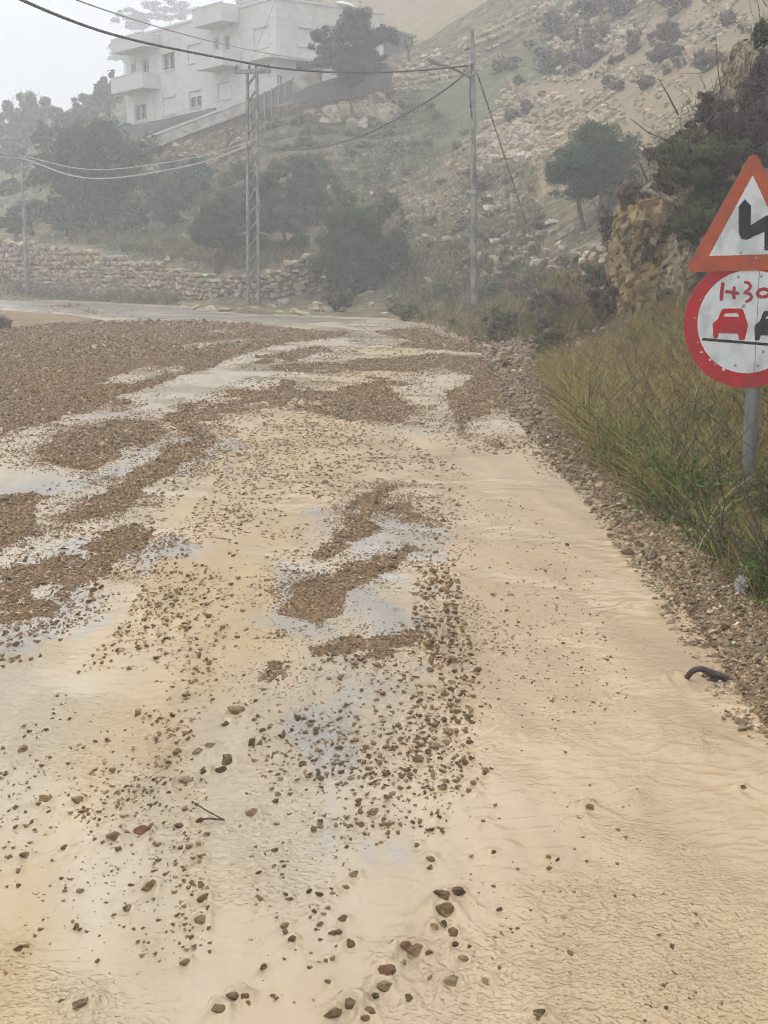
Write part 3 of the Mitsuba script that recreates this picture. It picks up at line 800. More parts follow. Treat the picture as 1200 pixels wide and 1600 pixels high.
diffuse('house_stone', proc(block_color))
diffuse('house_trim', proc(lambda p, n, uv: mix((0.55, 0.525, 0.48), (0.66, 0.64, 0.60), fbm(p.x * 1.5, p.y * 1.5, p.z * 0.7, 4))))
diffuse('shutter_mat', proc(lambda p, n, uv: mi.Color3f(0.66, 0.64, 0.60) * (0.85 + 0.15 * smoothstep(0.1, 0.3, (p.z / 0.06) - dr.floor(p.z / 0.06)))))
plastic('pane_mat', rgb(0.05, 0.055, 0.06), 0.05, 1.5)
diffuse('frame_mat', rgb(0.30, 0.30, 0.29))
house = thing('apartment_building', 'pale stone clad apartment building with balconies standing high on the hillside', 'building')
ZB, ZR = 11.0, face_sz(300, 34)[1]
LEN, DEP = face_sz(197, 140)[0], 8.8


def mbox(s0, s1, t0, t1, z0, z1):
    """Box along the front (s), outwards (t), up; as a Manifold in local axes."""
    return m3.Manifold.cube([s1 - s0, t1 - t0, z1 - z0]).translate([s0, t0, z0])


def world(man):
    m = man.to_mesh()
    v, f = np.array(m.vert_properties[:, :3]), np.array(m.tri_verts)
    return tri(CORNER + v[:, :1] * yaw_d + v[:, 1:2] * yaw_n + v[:, 2:] * UP, f[:, ::-1])


WIN = [(205, 100, 212, 119, 0), (222, 93, 232, 115, 0), (253, 83, 273, 109, 0), (293, 69, 315, 97, 1), (334, 60, 342, 81, 0), (350, 57, 359, 79, 0), (396, 43, 419, 74, 1),
       (210, 164, 229, 188, 0), (254, 152, 274, 178, 1), (295, 142, 315, 167, 2), (340, 129, 360, 154, 1)]
WIN2 = [(466, 44, 491, 72, 1), (463, 97, 497, 112, 3), (434, 118, 442, 131, 0)]
body = mbox(0, LEN, -DEP, 0, ZB, ZR)
rects = []
for x0, y0, x1, y1, k in WIN:
    xc, yc = (x0 + x1) / 2, (y0 + y1) / 2
    sa, sb = sorted((face_sz(x0, yc)[0], face_sz(x1, yc)[0]))
    za, zb_ = face_sz(xc, y1)[1], face_sz(xc, y0)[1]
    rects.append((sa, sb, za, zb_, k, 'front'))
    body = body - mbox(sa, sb, -0.22, 0.5, za, zb_)
for x0, y0, x1, y1, k in WIN2:
    xc, yc = (x0 + x1) / 2, (y0 + y1) / 2
    ta, tb = sorted((face2_sz(x0, yc)[0], face2_sz(x1, yc)[0]))
    za, zb_ = face2_sz(xc, y1)[1], face2_sz(xc, y0)[1]
    rects.append((ta, tb, za, zb_, k, 'side'))
    body = body - mbox(-0.5, 0.22 if k != 3 else 2.0, -tb, -ta, za, zb_)
obj('wall', world(body), 'house_stone', house)
for a, b, za, zb_, k, side in rects:
    w = numbered(house + '__window')

    def put(a0, a1, d0, d1, z0, z1):
        return world(mbox(a0, a1, d0, d1, z0, z1)) if side == 'front' else world(mbox(-d1, -d0, -a1, -a0, z0, z1))

    if k == 3:
        scene[w] = mikit.ply(put(a + 0.01, b - 0.01, -1.95, -1.9, za + 0.01, zb_ - 0.01), 'pane_mat')
        continue
    fr = [put(a - 0.06, b + 0.06, -0.02, 0.05, zb_, zb_ + 0.12), put(a - 0.1, b + 0.1, -0.02, 0.09, za - 0.1, za)]
    if k in (0, 2):
        mid = (a + b) / 2
        fr += [put(a, a + 0.06, -0.18, -0.10, za, zb_), put(b - 0.06, b, -0.18, -0.10, za, zb_), put(mid - 0.04, mid + 0.04, -0.18, -0.10, za, zb_)]
    scene[w] = mikit.ply(cat_mesh(fr[:1]), 'house_trim')
    obj('sill', fr[1], 'house_trim', w)
    for q in fr[2:]:
        obj('frame', q, 'house_trim', w)
    if k in (0, 2):
        obj('pane', put(a, b, -0.215, -0.2, za, zb_ - (0.35 * (zb_ - za) if k == 2 else 0)), 'pane_mat', w)
    if k in (1, 2):
        z0 = za + (0.65 * (zb_ - za) if k == 2 else 0)
        sl = [put(a + 0.01, b - 0.01, -0.12, -0.085 - 0.012 * (j % 2), z0 + j * 0.09, min(z0 + j * 0.09 + 0.088, zb_)) for j in range(int((zb_ - z0) / 0.09) + 1) if z0 + j * 0.09 < zb_ - 0.02]
        obj('shutter', cat_mesh(sl), 'shutter_mat', w)
# balconies: outer corner pixels are 1.4 m in front of the face
OUT = 1.45


def out_sz(px, py):
    P = on_face(px, py, CORNER + yaw_n * OUT, yaw_n)
    return float(np.dot(P - CORNER, yaw_d)), float(P[2])


def balcony(name, pxl, pxr, ytop, ybot, label):
    s1, s0 = out_sz(pxl, ytop)[0], out_sz(pxr, ytop)[0]
    xm = (pxl + pxr) / 2
    z1, z0 = out_sz(xm, ytop)[1], out_sz(xm, ybot)[1]
    b = numbered(house + '__' + name)
    shell = mbox(s0, s1, 0.003, OUT, z0, z1) - mbox(s0 + 0.15, s1 - 0.15, -0.5, OUT - 0.15, z0 + 0.2, z1 + 1)
    scene[b] = mikit.ply(world(shell), 'house_trim')
    obj('coping', world(mbox(s0 - 0.04, s1 + 0.04, OUT - 0.17, OUT + 0.04, z1 + 0.003, z1 + 0.07)), 'house_stone', b)
    labels[b] = {'label': label}


balcony('balcony', 173, 222, 118, 142, 'left balcony between the two floors')
balcony('balcony', 305, 348, 82, 106, 'right balcony below the upper floor doors')
balcony('roof_canopy', 173, 222, 57, 78, 'left roof overhang with solid parapet')
balcony('roof_canopy', 300, 345, 10, 38, 'right roof overhang with solid parapet')
obj('roof', world(mbox(-0.1, LEN + 0.1, -DEP - 0.1, 0.1, ZR + 0.003, ZR + 0.16)), 'house_trim', house)
s_a, z_a = face_sz(410, 97)
obj('porch_slab', world(mbox(-0.6, 2.2, -4.0, 0.9, z_a, z_a + 0.22)), 'house_trim', house)

# ramp parapet, fence and retaining walls in front of the building
diffuse('parapet_mat', proc(lambda p, n, uv: mix((0.34, 0.315, 0.275), (0.50, 0.47, 0.42), voronoi(p.x * 2.2, p.z * 3.0 + p.y * 0.3)[2]) * (0.75 + 0.4 * fbm(p.x * 3, p.y * 3, p.z * 3))))
diffuse('grey_render', proc(lambda p, n, uv: mix((0.11, 0.108, 0.105), (0.21, 0.205, 0.195), fbm(p.x * 0.9, p.y * 0.9, p.z * 0.7, 4))))


def strip_wall(pts, thick):
    """pts: (px, py top, py foot, Y)."""
    top = np.array([at(a, b, Y) for a, b, c, Y in pts])
    foot = np.array([at(a, c, Y) for a, b, c, Y in pts])
    n_ = len(pts)
    bk = np.array([0.25 * thick, thick, 0])
    v = np.vstack([foot, top, top + bk, foot + bk])
    f = []
    for i in range(n_ - 1):
        for a in range(4):
            b = (a + 1) % 4
            f += [[a * n_ + i, a * n_ + i + 1, b * n_ + i + 1], [a * n_ + i, b * n_ + i + 1, b * n_ + i]]
    f += [[0, n_, 2 * n_], [0, 2 * n_, 3 * n_]]
    i = n_ - 1
    f += [[i, 2 * n_ + i, n_ + i], [i, 3 * n_ + i, 2 * n_ + i]]
    return tri(v, f)


w = thing('ramp_parapet', 'low pale stone parapet climbing along the ramp below the apartment building', 'wall')
obj('parapet_block', strip_wall([(222, 220, 240, 89.5), (300, 190, 208, 87.5), (388, 157, 175, 85.2)], 0.35), 'parapet_mat', w)
obj('coping', strip_wall([(220, 216.5, 219.8, 89.4), (300, 186.5, 189.8, 87.4), (388, 153.5, 156.8, 85.1)], 0.45), 'house_trim', w)
obj('retaining_base', strip_wall([(222, 240.5, 265, 89.8), (300, 208.5, 235, 87.8), (388, 175.5, 205, 85.5), (470, 160, 185, 84.8), (600, 140, 160, 87)], 0.5), 'core_mat', w)
tag(obj('driveway_wall', strip_wall([(176, 200, 235, 97), (250, 187, 225, 95.5), (335, 168, 205, 93)], 0.4), 'grey_render'), 'dark grey rendered wall under the lower left end of the apartment building', 'wall')
fn = thing('panel_fence', 'dark grey panel fence on the ramp right of the pale parapet', 'fence')
for i in range(6):
    a, b = 390 + i * 11.4, 390 + (i + 1) * 11.4 - 0.5
    ya, yb = 156 - (a - 390) * 0.49, 156 - (b - 390) * 0.49
    obj('panel', strip_wall([(a, ya, ya + 30, 85.1 - 0.01 * i), (b, yb, yb + 30, 85.0 - 0.01 * i)], 0.05), 'grey_render', fn)
for i in range(7):
    a = 390 + i * 11.4
    ya = 154 - (a - 390) * 0.49
    P = at(a, ya + 34, 84.95)
    obj('post', tube([P - [0, 0, 0.4], at(a, ya, 84.95)], 0.04), 'frame_mat', fn)
tag(obj('steps_wall', strip_wall([(459, 124, 145, 84.9), (500, 107, 128, 85.4)], 0.4), 'parapet_mat'), 'short pale stone wall right of the dark panel fence', 'wall')
tag(obj('retaining_wall', strip_wall([(457, 146, 170, 84.7), (500, 128, 160, 85.2), (560, 112, 150, 86), (610, 104, 138, 88)], 0.5), 'grey_render'), 'dark grey retaining wall below the tree beside the building', 'wall')
sh = thing('shed', 'grey flat roofed shed half hidden behind the tree right of the building', 'shed')
A0, A1 = at(592, 75, 100), at(646, 60, 104)
dv = (A1 - A0) * [1, 1, 0]
L_ = np.linalg.norm(dv)
dv /= L_
nv = np.array([-dv[1], dv[0], 0])
zt_, zb2 = at(640, 55, 103)[2], at(640, 108, 103)[2]
obj('wall', frame_box(A0 * [1, 1, 0], dv, nv, UP, (0, 0, zb2), (L_, 5, zt_)), 'grey_render', sh)
obj('roof', frame_box(A0 * [1, 1, 0], dv, nv, UP, (-0.2, -0.2, zt_ + 0.003), (L_ + 0.2, 5.2, zt_ + 0.15)), 'frame_mat', sh)
tag(obj('white_dish', trimesh.creation.cylinder(0.001, 0.001) if False else (lambda m: (m.apply_scale([0.62, 0.62, 0.2]), m.apply_transform(trimesh.transformations.rotation_matrix(0.25, [0, 1, 0])), m.apply_translation(at(540, 9, 86)), m)[-1])(trimesh.creation.icosphere(2)), 'white_paint'), 'small white oval lamp head above the tree beside the building', 'lamp')
plastic('white_paint', rgb(0.78, 0.78, 0.76), 0.2, 1.5)
obj('arm', tube([at(540, 12, 86), at(548, 30, 86.5), at(552, 110, 87)], [0.03, 0.05, 0.07]), 'frame_mat', 'white_dish')

# far left pale wall / ramp
tag(obj('lane_wall', strip_wall([(-20, 322, 345, 96), (0, 314, 338, 96), (30, 301, 324, 97), (56, 291, 312, 98)], 0.4), 'parapet_mat'), 'short pale stone wall on the far left slope beside the wooden lamp pole', 'wall')
# dark slab on the terrace above
tag(obj('roof_sheet', strip_wall([(746, 40, 45, 104), (765, 32, 42, 105), (788, 27, 36, 106)], 1.5), 'frame_mat'), 'dark grey sheet lying along the terrace above the pole', 'metal sheet')

# ------------------------------------------------------------------ hillside stones
rng = np.random.default_rng(55)
REGIONS = [([(690, 262), (745, 215), (800, 130), (880, 110), (960, 150), (985, 200), (930, 215), (850, 265), (790, 262), (720, 275)], 1282, 5, 14, 'rubble'),
           ([(740, 215), (830, 185), (860, 250), (800, 262), (740, 250)], 229, 9, 24, 'rubble'),
           ([(470, 180), (600, 112), (740, 62), (860, 5), (880, 28), (760, 108), (620, 158), (500, 205)], 837, 5, 13, 'rubble'),
           ([(850, 5), (1000, -10), (1190, -10), (1190, 60), (1060, 130), (900, 120), (850, 60)], 702, 5, 17, 'rubble'),
           ([(990, 150), (1080, 120), (1100, 230), (1000, 280)], 216, 4, 11, 'rubble'),
           ([(630, 310), (800, 305), (860, 330), (850, 345), (640, 345)], 162, 6, 17, 'rubble'),
           ([(490, 190), (590, 165), (620, 185), (520, 215)], 54, 13, 37, 'rubble'),
           ([(680, 395), (860, 390), (880, 440), (700, 440)], 121, 6, 21, 'rubble'),
           ([(430, 260), (640, 220), (640, 400), (480, 330)], 108, 5, 13, 'rubble'),
           ([(200, 240), (400, 200), (400, 260), (330, 280), (220, 270)], 148, 5, 14, 'rubble'),
           ([(60, 370), (330, 340), (330, 420), (100, 390)], 32, 6, 15, 'rubble'),
           ([(600, 440), (740, 430), (730, 490), (610, 490)], 94, 5, 15, 'rubble'),
           ([(860, 380), (960, 380), (960, 470), (880, 470)], 67, 7, 23, 'rubble'),
           ([(760, 440), (960, 440), (960, 520), (800, 545)], 60, 5, 14, 'rubble'),
           ([(480, 405), (560, 440), (600, 490), (490, 488)], 67, 6, 17, 'rubble')]
HP, HR, HZ = [], [], []
ZONES = ['on the rubble fan above the two stemmed olive', 'on the rubble fan above the two stemmed olive', 'of the ruined terrace wall right of the building', 'among the shrubs at the top right', 'on the sandy slope left of the thorn bush', 'of the terrace row behind the pole', 'of the pale ledge below the retaining wall', 'below the terrace row right of the pole', 'on the grassy slope left of the pole', 'on the slope under the ramp', 'on the grass behind the dry stone wall', 'on the road edge bank left of the pole', 'beside the ochre rock face', 'in the weeds before the ochre rock face', 'at the right end of the dry stone wall']
for i, (poly, n, lo, hi, _) in enumerate(REGIONS):
    P = Polygon(poly)
    x0, y0, x1, y1 = P.bounds
    q = rng.uniform([x0, y0], [x1, y1], (n * 9, 2))
    q = q[shapely.contains_xy(P, q[:, 0], q[:, 1])]
    q = q[meshkit.fbm(np.stack([q[:, 0] / 38 + 0.02 * q[:, 1], q[:, 1] / 16, 0 * q[:, 0] + i], -1), 3, 91) > rng.uniform(0.36, 0.60, len(q))][:n]
    W = hit(q[:, 0], q[:, 1])
    HP.append(W)
    HZ += [i] * len(W)
    HR.append(0.5 * (lo + (hi - lo) * rng.random(len(q)) ** 1.8) * W[:, 1] / FOCAL)
HP, HR = np.vstack(HP), np.concatenate(HR)
order = np.argsort(-HR / HP[:, 1])
for k, i in enumerate(order[:290]):
    s_ = HR[i] * np.array([rng.uniform(0.9, 1.4), rng.uniform(0.8, 1.1), rng.uniform(0.7, 1.15)])
    key = place_stone('', 'rubble_stone', HP[i] + [0, 0, 0.2 * HR[i]], s_, ('pale_stone', 'tan_stone', 'white_stone', 'pale_stone')[k % 4], None, k)
    labels[key] = {'label': 'loose pale stone ' + ZONES[HZ[i]], 'category': 'stone', 'group': 'loose stones ' + ZONES[HZ[i]]}
i = order[290:]
hm, hc = many(STONES, HP[i] + np.array([0, 0, 0.35]) * HR[i][:, None], HR[i][:, None] * rng.uniform([0.9, 0.8, 0.6], [1.5, 1.1, 1.1], (len(i), 3)), tones(len(i), (0.40, 0.32, 0.22), rng, 0.2, 0.03), rng, 0.3)
tag(obj('rubble', hm, 'stone_tone_mat', color=hc), 'small pale rubble strewn over the hillside slopes and terraces', 'rubble', kind='stuff')


def boulders(spots, label, group, mats, wet=False):
    for k, (px, py, w_, h_) in enumerate(spots):
        W = hit(px, py)[0] if not wet else on_plane(px, py)
        u = W[1] / FOCAL
        key = place_stone('', 'boulder', W + [0, 0, 0.3 * h_ * u], (0.5 * w_ * u, 0.4 * w_ * u, 0.62 * h_ * u), mats[k % len(mats)], rng.uniform(-25, 25), k + 3)
        labels[key] = {'label': label.replace('#', ORD[sorted(spots).index((px, py, w_, h_))] if (px, py, w_, h_) != max(spots) else 'rightmost'), 'category': 'rock', 'group': group}


boulders([(652, 379, 14, 9), (664, 377, 16, 10), (680, 380, 17, 11), (697, 378, 22, 11), (716, 379, 18, 12), (728, 381, 12, 9), (757, 380, 14, 9), (775, 383, 24, 13), (795, 378, 26, 16), (812, 376, 14, 10), (828, 374, 18, 10), (846, 373, 22, 13), (862, 373, 14, 11), (880, 372, 20, 10), (898, 368, 22, 14), (912, 371, 13, 8)],
         'pale weathered rock, # in the low terrace row by the olive', 'rocks of the low terrace row', ['pale_stone', 'white_stone', 'grey_stone'])
boulders([(800, 352, 18, 8), (840, 350, 34, 13), (862, 351, 30, 10), (740, 330, 24, 7), (700, 335, 20, 6), (765, 332, 26, 12), (780, 322, 16, 9), (930, 395, 26, 18), (912, 415, 18, 13), (945, 430, 20, 18), (820, 428, 16, 12), (838, 422, 22, 16), (860, 425, 16, 10), (800, 420, 12, 9)],
         'pale rock, # of those scattered around the terrace row', 'rocks on the terraced slope', ['pale_stone', 'grey_stone', 'white_stone'])
boulders([(288, 484, 20, 9), (305, 485, 18, 10), (330, 487, 26, 12), (352, 487, 24, 10), (375, 487, 16, 9), (398, 487, 18, 10), (425, 487, 20, 16), (444, 483, 20, 22), (438, 491, 18, 8), (462, 490, 20, 12), (472, 493, 26, 11), (490, 488, 22, 10), (512, 489, 16, 9), (535, 489, 22, 13), (600, 494, 20, 9), (585, 492, 10, 7)],
         'pale boulder, # at the foot of the dry stone wall', 'boulders along the wall foot', ['pale_stone', 'tan_stone', 'pale_stone', 'grey_stone'], True)
W = on_plane(714, 510)
k_ = place_stone('', 'boulder', W + [0, 0, 0.08], (0.38, 0.3, 0.22), 'white_stone', 10, 5)
labels[k_] = {'label': 'whitish flat topped rock on the road edge near the pole foot', 'category': 'rock'}
boulders([(870, 545, 30, 12), (845, 553, 22, 9), (795, 528, 16, 8), (770, 520, 14, 8), (905, 540, 16, 10)], 'pale rock, # of those in weeds on the right road edge', 'rocks along the right road edge', ['pale_stone', 'tan_stone'])
# dark block at the left frame edge
W = on_plane(2, 516)
k_ = place_stone('', 'boulder', W + [-0.12, 0, 0.17], (0.42, 0.34, 0.36), 'wet_stone_c', 8, 2)
labels[k_] = {'label': 'dark brown boulder on the gravel bank at the left edge of the view', 'category': 'rock'}
k_ = place_stone('', 'boulder', W + [-0.22, 0.1, 0.52], (0.24, 0.2, 0.16), 'grey_stone', 40, 6)
labels[k_] = {'label': 'smaller grey rock lying on the dark boulder at the left edge', 'category': 'rock'}

# ------------------------------------------------------------------ cliff on the right
rng = np.random.default_rng(66)


def rock_mass(px0, px1, py_top, py_bot, Y, depth, seed, ledge=0.22, n=150):
    """A weathered rock face: a rounded block whose surface is broken into lumps."""
    a, b = at(px0, py_bot, Y), at(px1, py_bot, Y)
    zt = at((px0 + px1) / 2, py_top, Y)[2]
    c = np.array([(a[0] + b[0]) / 2, Y + depth * 0.5, (a[2] + zt) / 2])
    half = np.array([(b[0] - a[0]) / 2, depth / 2, (zt - a[2]) / 2])
    m = trimesh.creation.box([2, 2, 2])
    for _ in range(6):
        m = m.subdivide()
    v = np.array(m.vertices)
    l = np.linalg.norm(v, axis=1, keepdims=True)
    v = v * (1 - 0.28 * np.clip(l - 1, 0, 1))
    p = v * half + c
    nrm = v / np.linalg.norm(v, axis=1, keepdims=True)
    cells = np.random.default_rng(seed).uniform(p.min(0) - 0.2, p.max(0) + 0.2, (int(26 * np.prod(np.ptp(p, axis=0)) / 1.0) + 40, 3))
    dist, idx = cKDTree(cells).query(p + 0.12 * (np.stack([meshkit.noise(p * 6, seed + 7 + q) for q in range(3)], 1) - 0.5), k=2)
    d = (meshkit.fbm(p * [1.1, 1.1, 0.8], 3, seed) - 0.5) * 0.9 + (np.random.default_rng(seed + 1).random(len(cells))[idx[:, 0]] - 0.5) * 0.15
    d -= 0.09 * (1 - sstep(0.0, 0.05, dist[:, 1] - dist[:, 0]))                      # joints between the blocks
    d += (meshkit.fbm(p * [4.5, 4.5, 2.5], 4, seed + 2) - 0.5) * 0.55 + (meshkit.fbm(p * 14, 2, seed + 3) - 0.5) * 0.12
    base = tri(p + nrm * d[:, None] * ledge * 1.1, m.faces)
    r = np.random.default_rng(seed + 9)
    ang = [stone_hull(np.random.default_rng(seed * 31 + q), 10, 0.8, 0.6) for q in range(10)]
    q, fi = trimesh.sample.sample_surface(base, int(n * 14), seed=seed)
    keep = base.face_normals[fi][:, 1] < 0.35
    q = q[keep]
    sz = 0.03 + 0.095 * r.random(len(q)) ** 2.2
    blocks, _ = many(ang, q, sz[:, None] * r.uniform([0.8, 0.5, 0.9], [1.3, 0.9, 1.7], (len(q), 3)), np.zeros((len(q), 3)), r, 0.22)
    return cat_mesh([base, blocks])


def cliff_color(p, n, uv):
    a, b = fbm(p.x * 1.4, p.y * 1.4, p.z * 0.9, 4), fbm(p.x * 6, p.y * 6, p.z * 5, 4)
    c = mix((0.20, 0.145, 0.08), (0.39, 0.285, 0.155), smoothstep(0.3, 0.7, b))
    c = mix(c, (0.16, 0.135, 0.10), smoothstep(0.5, 0.62, a))
    return mix(c, (0.07, 0.058, 0.045), smoothstep(0.58, 0.70, fbm(p.x * 3.1, p.y * 3.1, p.z * 2.2, 4)))


diffuse('cliff_mat', proc(cliff_color))
diffuse('outcrop_mat', proc(lambda p, n, uv: mix(mix((0.20, 0.155, 0.105), (0.40, 0.335, 0.24), fbm(p.x * 5, p.y * 5, p.z * 5, 4)), (0.08, 0.068, 0.055), smoothstep(0.52, 0.66, fbm(p.x * 2.5, p.y * 2.5, p.z * 2.0, 4)))))
tag(obj('rock_face', rock_mass(982, 1085, 306, 545, 21.5, 2.4, 5), 'cliff_mat', smooth=False), 'ochre yellow rock face of the road cut below the dark bush', 'rock')
tag(obj('rock_face', rock_mass(1060, 1260, 330, 560, 20.2, 3.0, 15), 'outcrop_mat', smooth=False), 'shadowy brown rock behind the road sign', 'rock')
tag(obj('rock_face', rock_mass(1172, 1300, 25, 345, 21.8, 3.0, 25), 'outcrop_mat', smooth=False), 'upper rock outcrop at the right edge above the triangular sign', 'rock')


# ------------------------------------------------------------------ foliage builders
def leaves(P, size, rng, color, droop=0.0, long=2.2, single=False):
    """One pointed leaf (two triangles, or one far off) per point."""
    n = len(P)
    a = rng.normal(size=(n, 3))
    a[:, 2] -= droop
    a /= np.linalg.norm(a, axis=1, keepdims=True)
    b = np.cross(a, rng.normal(size=(n, 3)))
    b /= np.linalg.norm(b, axis=1, keepdims=True)
    s = size * rng.uniform(0.6, 1.3, n)[:, None]
    if single:
        v = np.stack([P - a * s * long / 2, P + b * s * 0.55, P + a * s * long / 2 - b * s * 0.45], 1).reshape(-1, 3)
        return tri(v, np.arange(3 * n).reshape(n, 3)), np.repeat(color, 3, 0)
    v = np.stack([P - a * s * long / 2, P + b * s / 2 + 0.0 * a, P + a * s * long / 2, P - b * s / 2], 1).reshape(-1, 3)
    i = np.arange(n)[:, None] * 4
    f = np.vstack([i + [0, 1, 2], i + [0, 2, 3]])
    return tri(v, f), np.repeat(color, 4, 0)


def leaf_normals(mesh, clumps, centre):
    """Leaves face away from the middle of their clump, and a little from the middle of the crown."""
    v = np.asarray(mesh.vertices)
    tc = v[np.asarray(mesh.faces)].mean(1)
    vt = np.zeros_like(v)
    vt[np.asarray(mesh.faces).ravel()] = np.repeat(tc, 3, 0)
    a = vt - clumps[cKDTree(clumps).query(vt)[1]]
    a /= np.linalg.norm(a, axis=1, keepdims=True) + 1e-6
    b = vt - centre
    b /= np.linalg.norm(b, axis=1, keepdims=True) + 1e-6
    n = a + 0.9 * b + [0, 0, 0.25]
    return n / (np.linalg.norm(n, axis=1, keepdims=True) + 1e-9)


def crown_points(c, rad, n, rng, clumps=26, hollow=0.35, flat_base=0.0, lobes=8):
    """Leaf spots of an uneven crown: a few lobes of different size, each made of clumps; also the clump centres."""
    L = rng.normal(size=(lobes, 3))
    L /= np.linalg.norm(L, axis=1, keepdims=True)
    L *= rng.uniform(0.35, 0.72, (lobes, 1))
    L[:, 2] = np.maximum(L[:, 2], -0.6 + flat_base)
    lr = np.where(rng.random(lobes) < 0.35, rng.uniform(0.22, 0.34, lobes), rng.uniform(0.36, 0.52, lobes))
    L[0], lr[0] = [0, 0, 0], 0.6
    k = rng.choice(lobes, clumps, p=lr ** 2 / (lr ** 2).sum())
    u = rng.normal(size=(clumps, 3))
    u *= (rng.uniform(hollow, 1.0, (clumps, 1)) ** 0.6) / np.linalg.norm(u, axis=1, keepdims=True)
    u = L[k] + u * lr[k][:, None]
    cr = rng.uniform(0.08, 0.24, clumps)
    k = rng.choice(clumps, n, p=cr ** 2 / (cr ** 2).sum())
    g = rng.normal(size=(n, 3))
    g *= (rng.random((n, 1)) ** 0.45) / np.linalg.norm(g, axis=1, keepdims=True)
    q = u[k] + g * cr[k][:, None] * [1, 1, 0.75]
    out = rng.random(n) < 0.05
    q[out] += rng.normal(0, 0.07, (out.sum(), 3))
    return np.asarray(c) + q * np.asarray(rad), u * np.asarray(rad) + np.asarray(c)


def foliage_tone(n, base, rng, P, seed):
    g = meshkit.fbm(P * 0.9, 2, seed)[:, None]
    return tones(n, base, rng, 0.07, 0.03) * (0.6 + 0.8 * g)


def tree(name, label, cx, cy, w_, h_, base, Y, tone, seed, n=5000, leaf=0.13, trunks=None, group=None, cat='tree', flat=0.2, clumps=30, trunk_r=0.12, lobes=9):
    """Crown centre (cx, cy), size (w_, h_) in survey pixels, trunk foot at pixel base, at distance Y."""
    r = np.random.default_rng(seed)
    t = thing(name, label, cat, group)
    u = Y / FOCAL
    c = at(cx, cy, Y)
    rad = np.array([0.56 * w_ * u, 0.5 * w_ * u, 0.56 * h_ * u])
    n = int(2.4 * n)
    P, cl = crown_points(c, rad, n, r, 3 * clumps, flat_base=flat, lobes=lobes)
    m, col = leaves(P, 0.66 * leaf, r, foliage_tone(n, tone, r, P, seed), single=True)
    obj('crown', m, 'leaf_mat', t, color=col, normals=leaf_normals(m, cl, c))
    feet = trunks or [base]
    ms = []
    for j, (fx, fy) in enumerate(feet):
        F = at(fx, fy, Y)
        F[2] = min(F[2], float(terrain(F[0], F[1]))) - 0.1
        top = c + [(j - (len(feet) - 1) / 2) * 0.5 * rad[0], 0, -0.35 * rad[2]]
        mid = (F + top) / 2 + r.normal(0, 0.08, 3) * [1, 1, 0] * np.linalg.norm(top - F)
        tt = np.linspace(0, 1, 7)[:, None]
        pts = (1 - tt) ** 2 * F + 2 * tt * (1 - tt) * mid + tt ** 2 * top
        ms.append(tube(pts, np.linspace(1.25, 0.6, 7) * trunk_r, 7))
    obj('trunk', ms[0], 'bark_mat', t, smooth=40)
    for mm in ms[1:]:
        obj('trunk', mm, 'bark_mat', t, smooth=40)
    br = []
    for k in range(min(10, len(cl))):
        s0 = c - [0, 0, 0.35 * rad[2]] + r.normal(0, 0.05, 3)
        midp = (s0 + cl[k]) / 2 + r.normal(0, 0.1, 3) * rad
        tt = np.linspace(0, 1, 5)[:, None]
        br.append(tube((1 - tt) ** 2 * s0 + 2 * tt * (1 - tt) * midp + tt ** 2 * cl[k], np.linspace(0.55, 0.15, 5) * trunk_r, 5))
    obj('branches', cat_mesh(br), 'bark_mat', t)
    return t


OLIVE, DARK, GREYG, FIR = (0.07, 0.10, 0.05), (0.047, 0.078, 0.036), (0.08, 0.108, 0.066), (0.042, 0.066, 0.046)
tree('olive_tree', 'rounded olive tree with two bare leaning stems standing on the terrace right of the pole', 920, 252, 150, 112, None, 50, (0.05, 0.086, 0.042), 12, 20000, 0.075, trunks=[(915, 368), (932, 368)], flat=-0.2, clumps=90, trunk_r=0.085, lobes=22)
tree('dense_tree', 'large dense dark evergreen tree left of centre below the apartment building', 145, 285, 190, 200, (150, 374), 82, (0.043, 0.068, 0.036), 2, 15000, 0.17, flat=-0.1, clumps=60, lobes=18)
tree('dense_tree', 'dark bushy tree reaching the ground at the right end of the dry stone wall', 562, 400, 140, 165, (565, 482), 57.5, (0.042, 0.07, 0.03), 3, 15000, 0.11, flat=-0.2, clumps=60, lobes=18)
tree('olive_tree', 'slender olive tree with bent bare trunk behind the middle of the wall', 262, 302, 110, 105, (277, 372), 77, OLIVE, 4, 5500, 0.13)
tree('olive_tree', 'olive tree with a leaning dark trunk just behind the wall', 340, 345, 95, 110, (338, 430), 62, OLIVE, 5, 6000, 0.11, trunk_r=0.13)
tree('olive_tree', 'broad grey green olive tree behind the lattice pole', 442, 325, 150, 165, (443, 425), 64, GREYG, 6, 11000, 0.12)
tree('olive_tree', 'olive tree behind and left of the lattice pole', 380, 312, 115, 125, (384, 415), 68, OLIVE, 7, 5500, 0.12)
tree('olive_tree', 'tall grey green olive tree between lattice pole and dark bushy tree', 495, 300, 90, 130, (492, 405), 70, GREYG, 8, 5000, 0.12)
tree('pine_tree', 'grey misty pine tree beside the right end of the apartment building', 552, 70, 112, 112, (556, 122), 84, (0.045, 0.062, 0.048), 19, 12000, 0.16, clumps=50, lobes=24, flat=-0.4)
tree('pine_tree', 'tall misty pine with ragged crown at the far left', 40, 178, 78, 105, (38, 290), 150, FIR, 10, 6000, 0.26, clumps=20)
tree('pine_tree', 'misty pine standing close to the left end of the apartment building', 168, 145, 52, 80, (190, 200), 140, FIR, 11, 4500, 0.24, clumps=18)
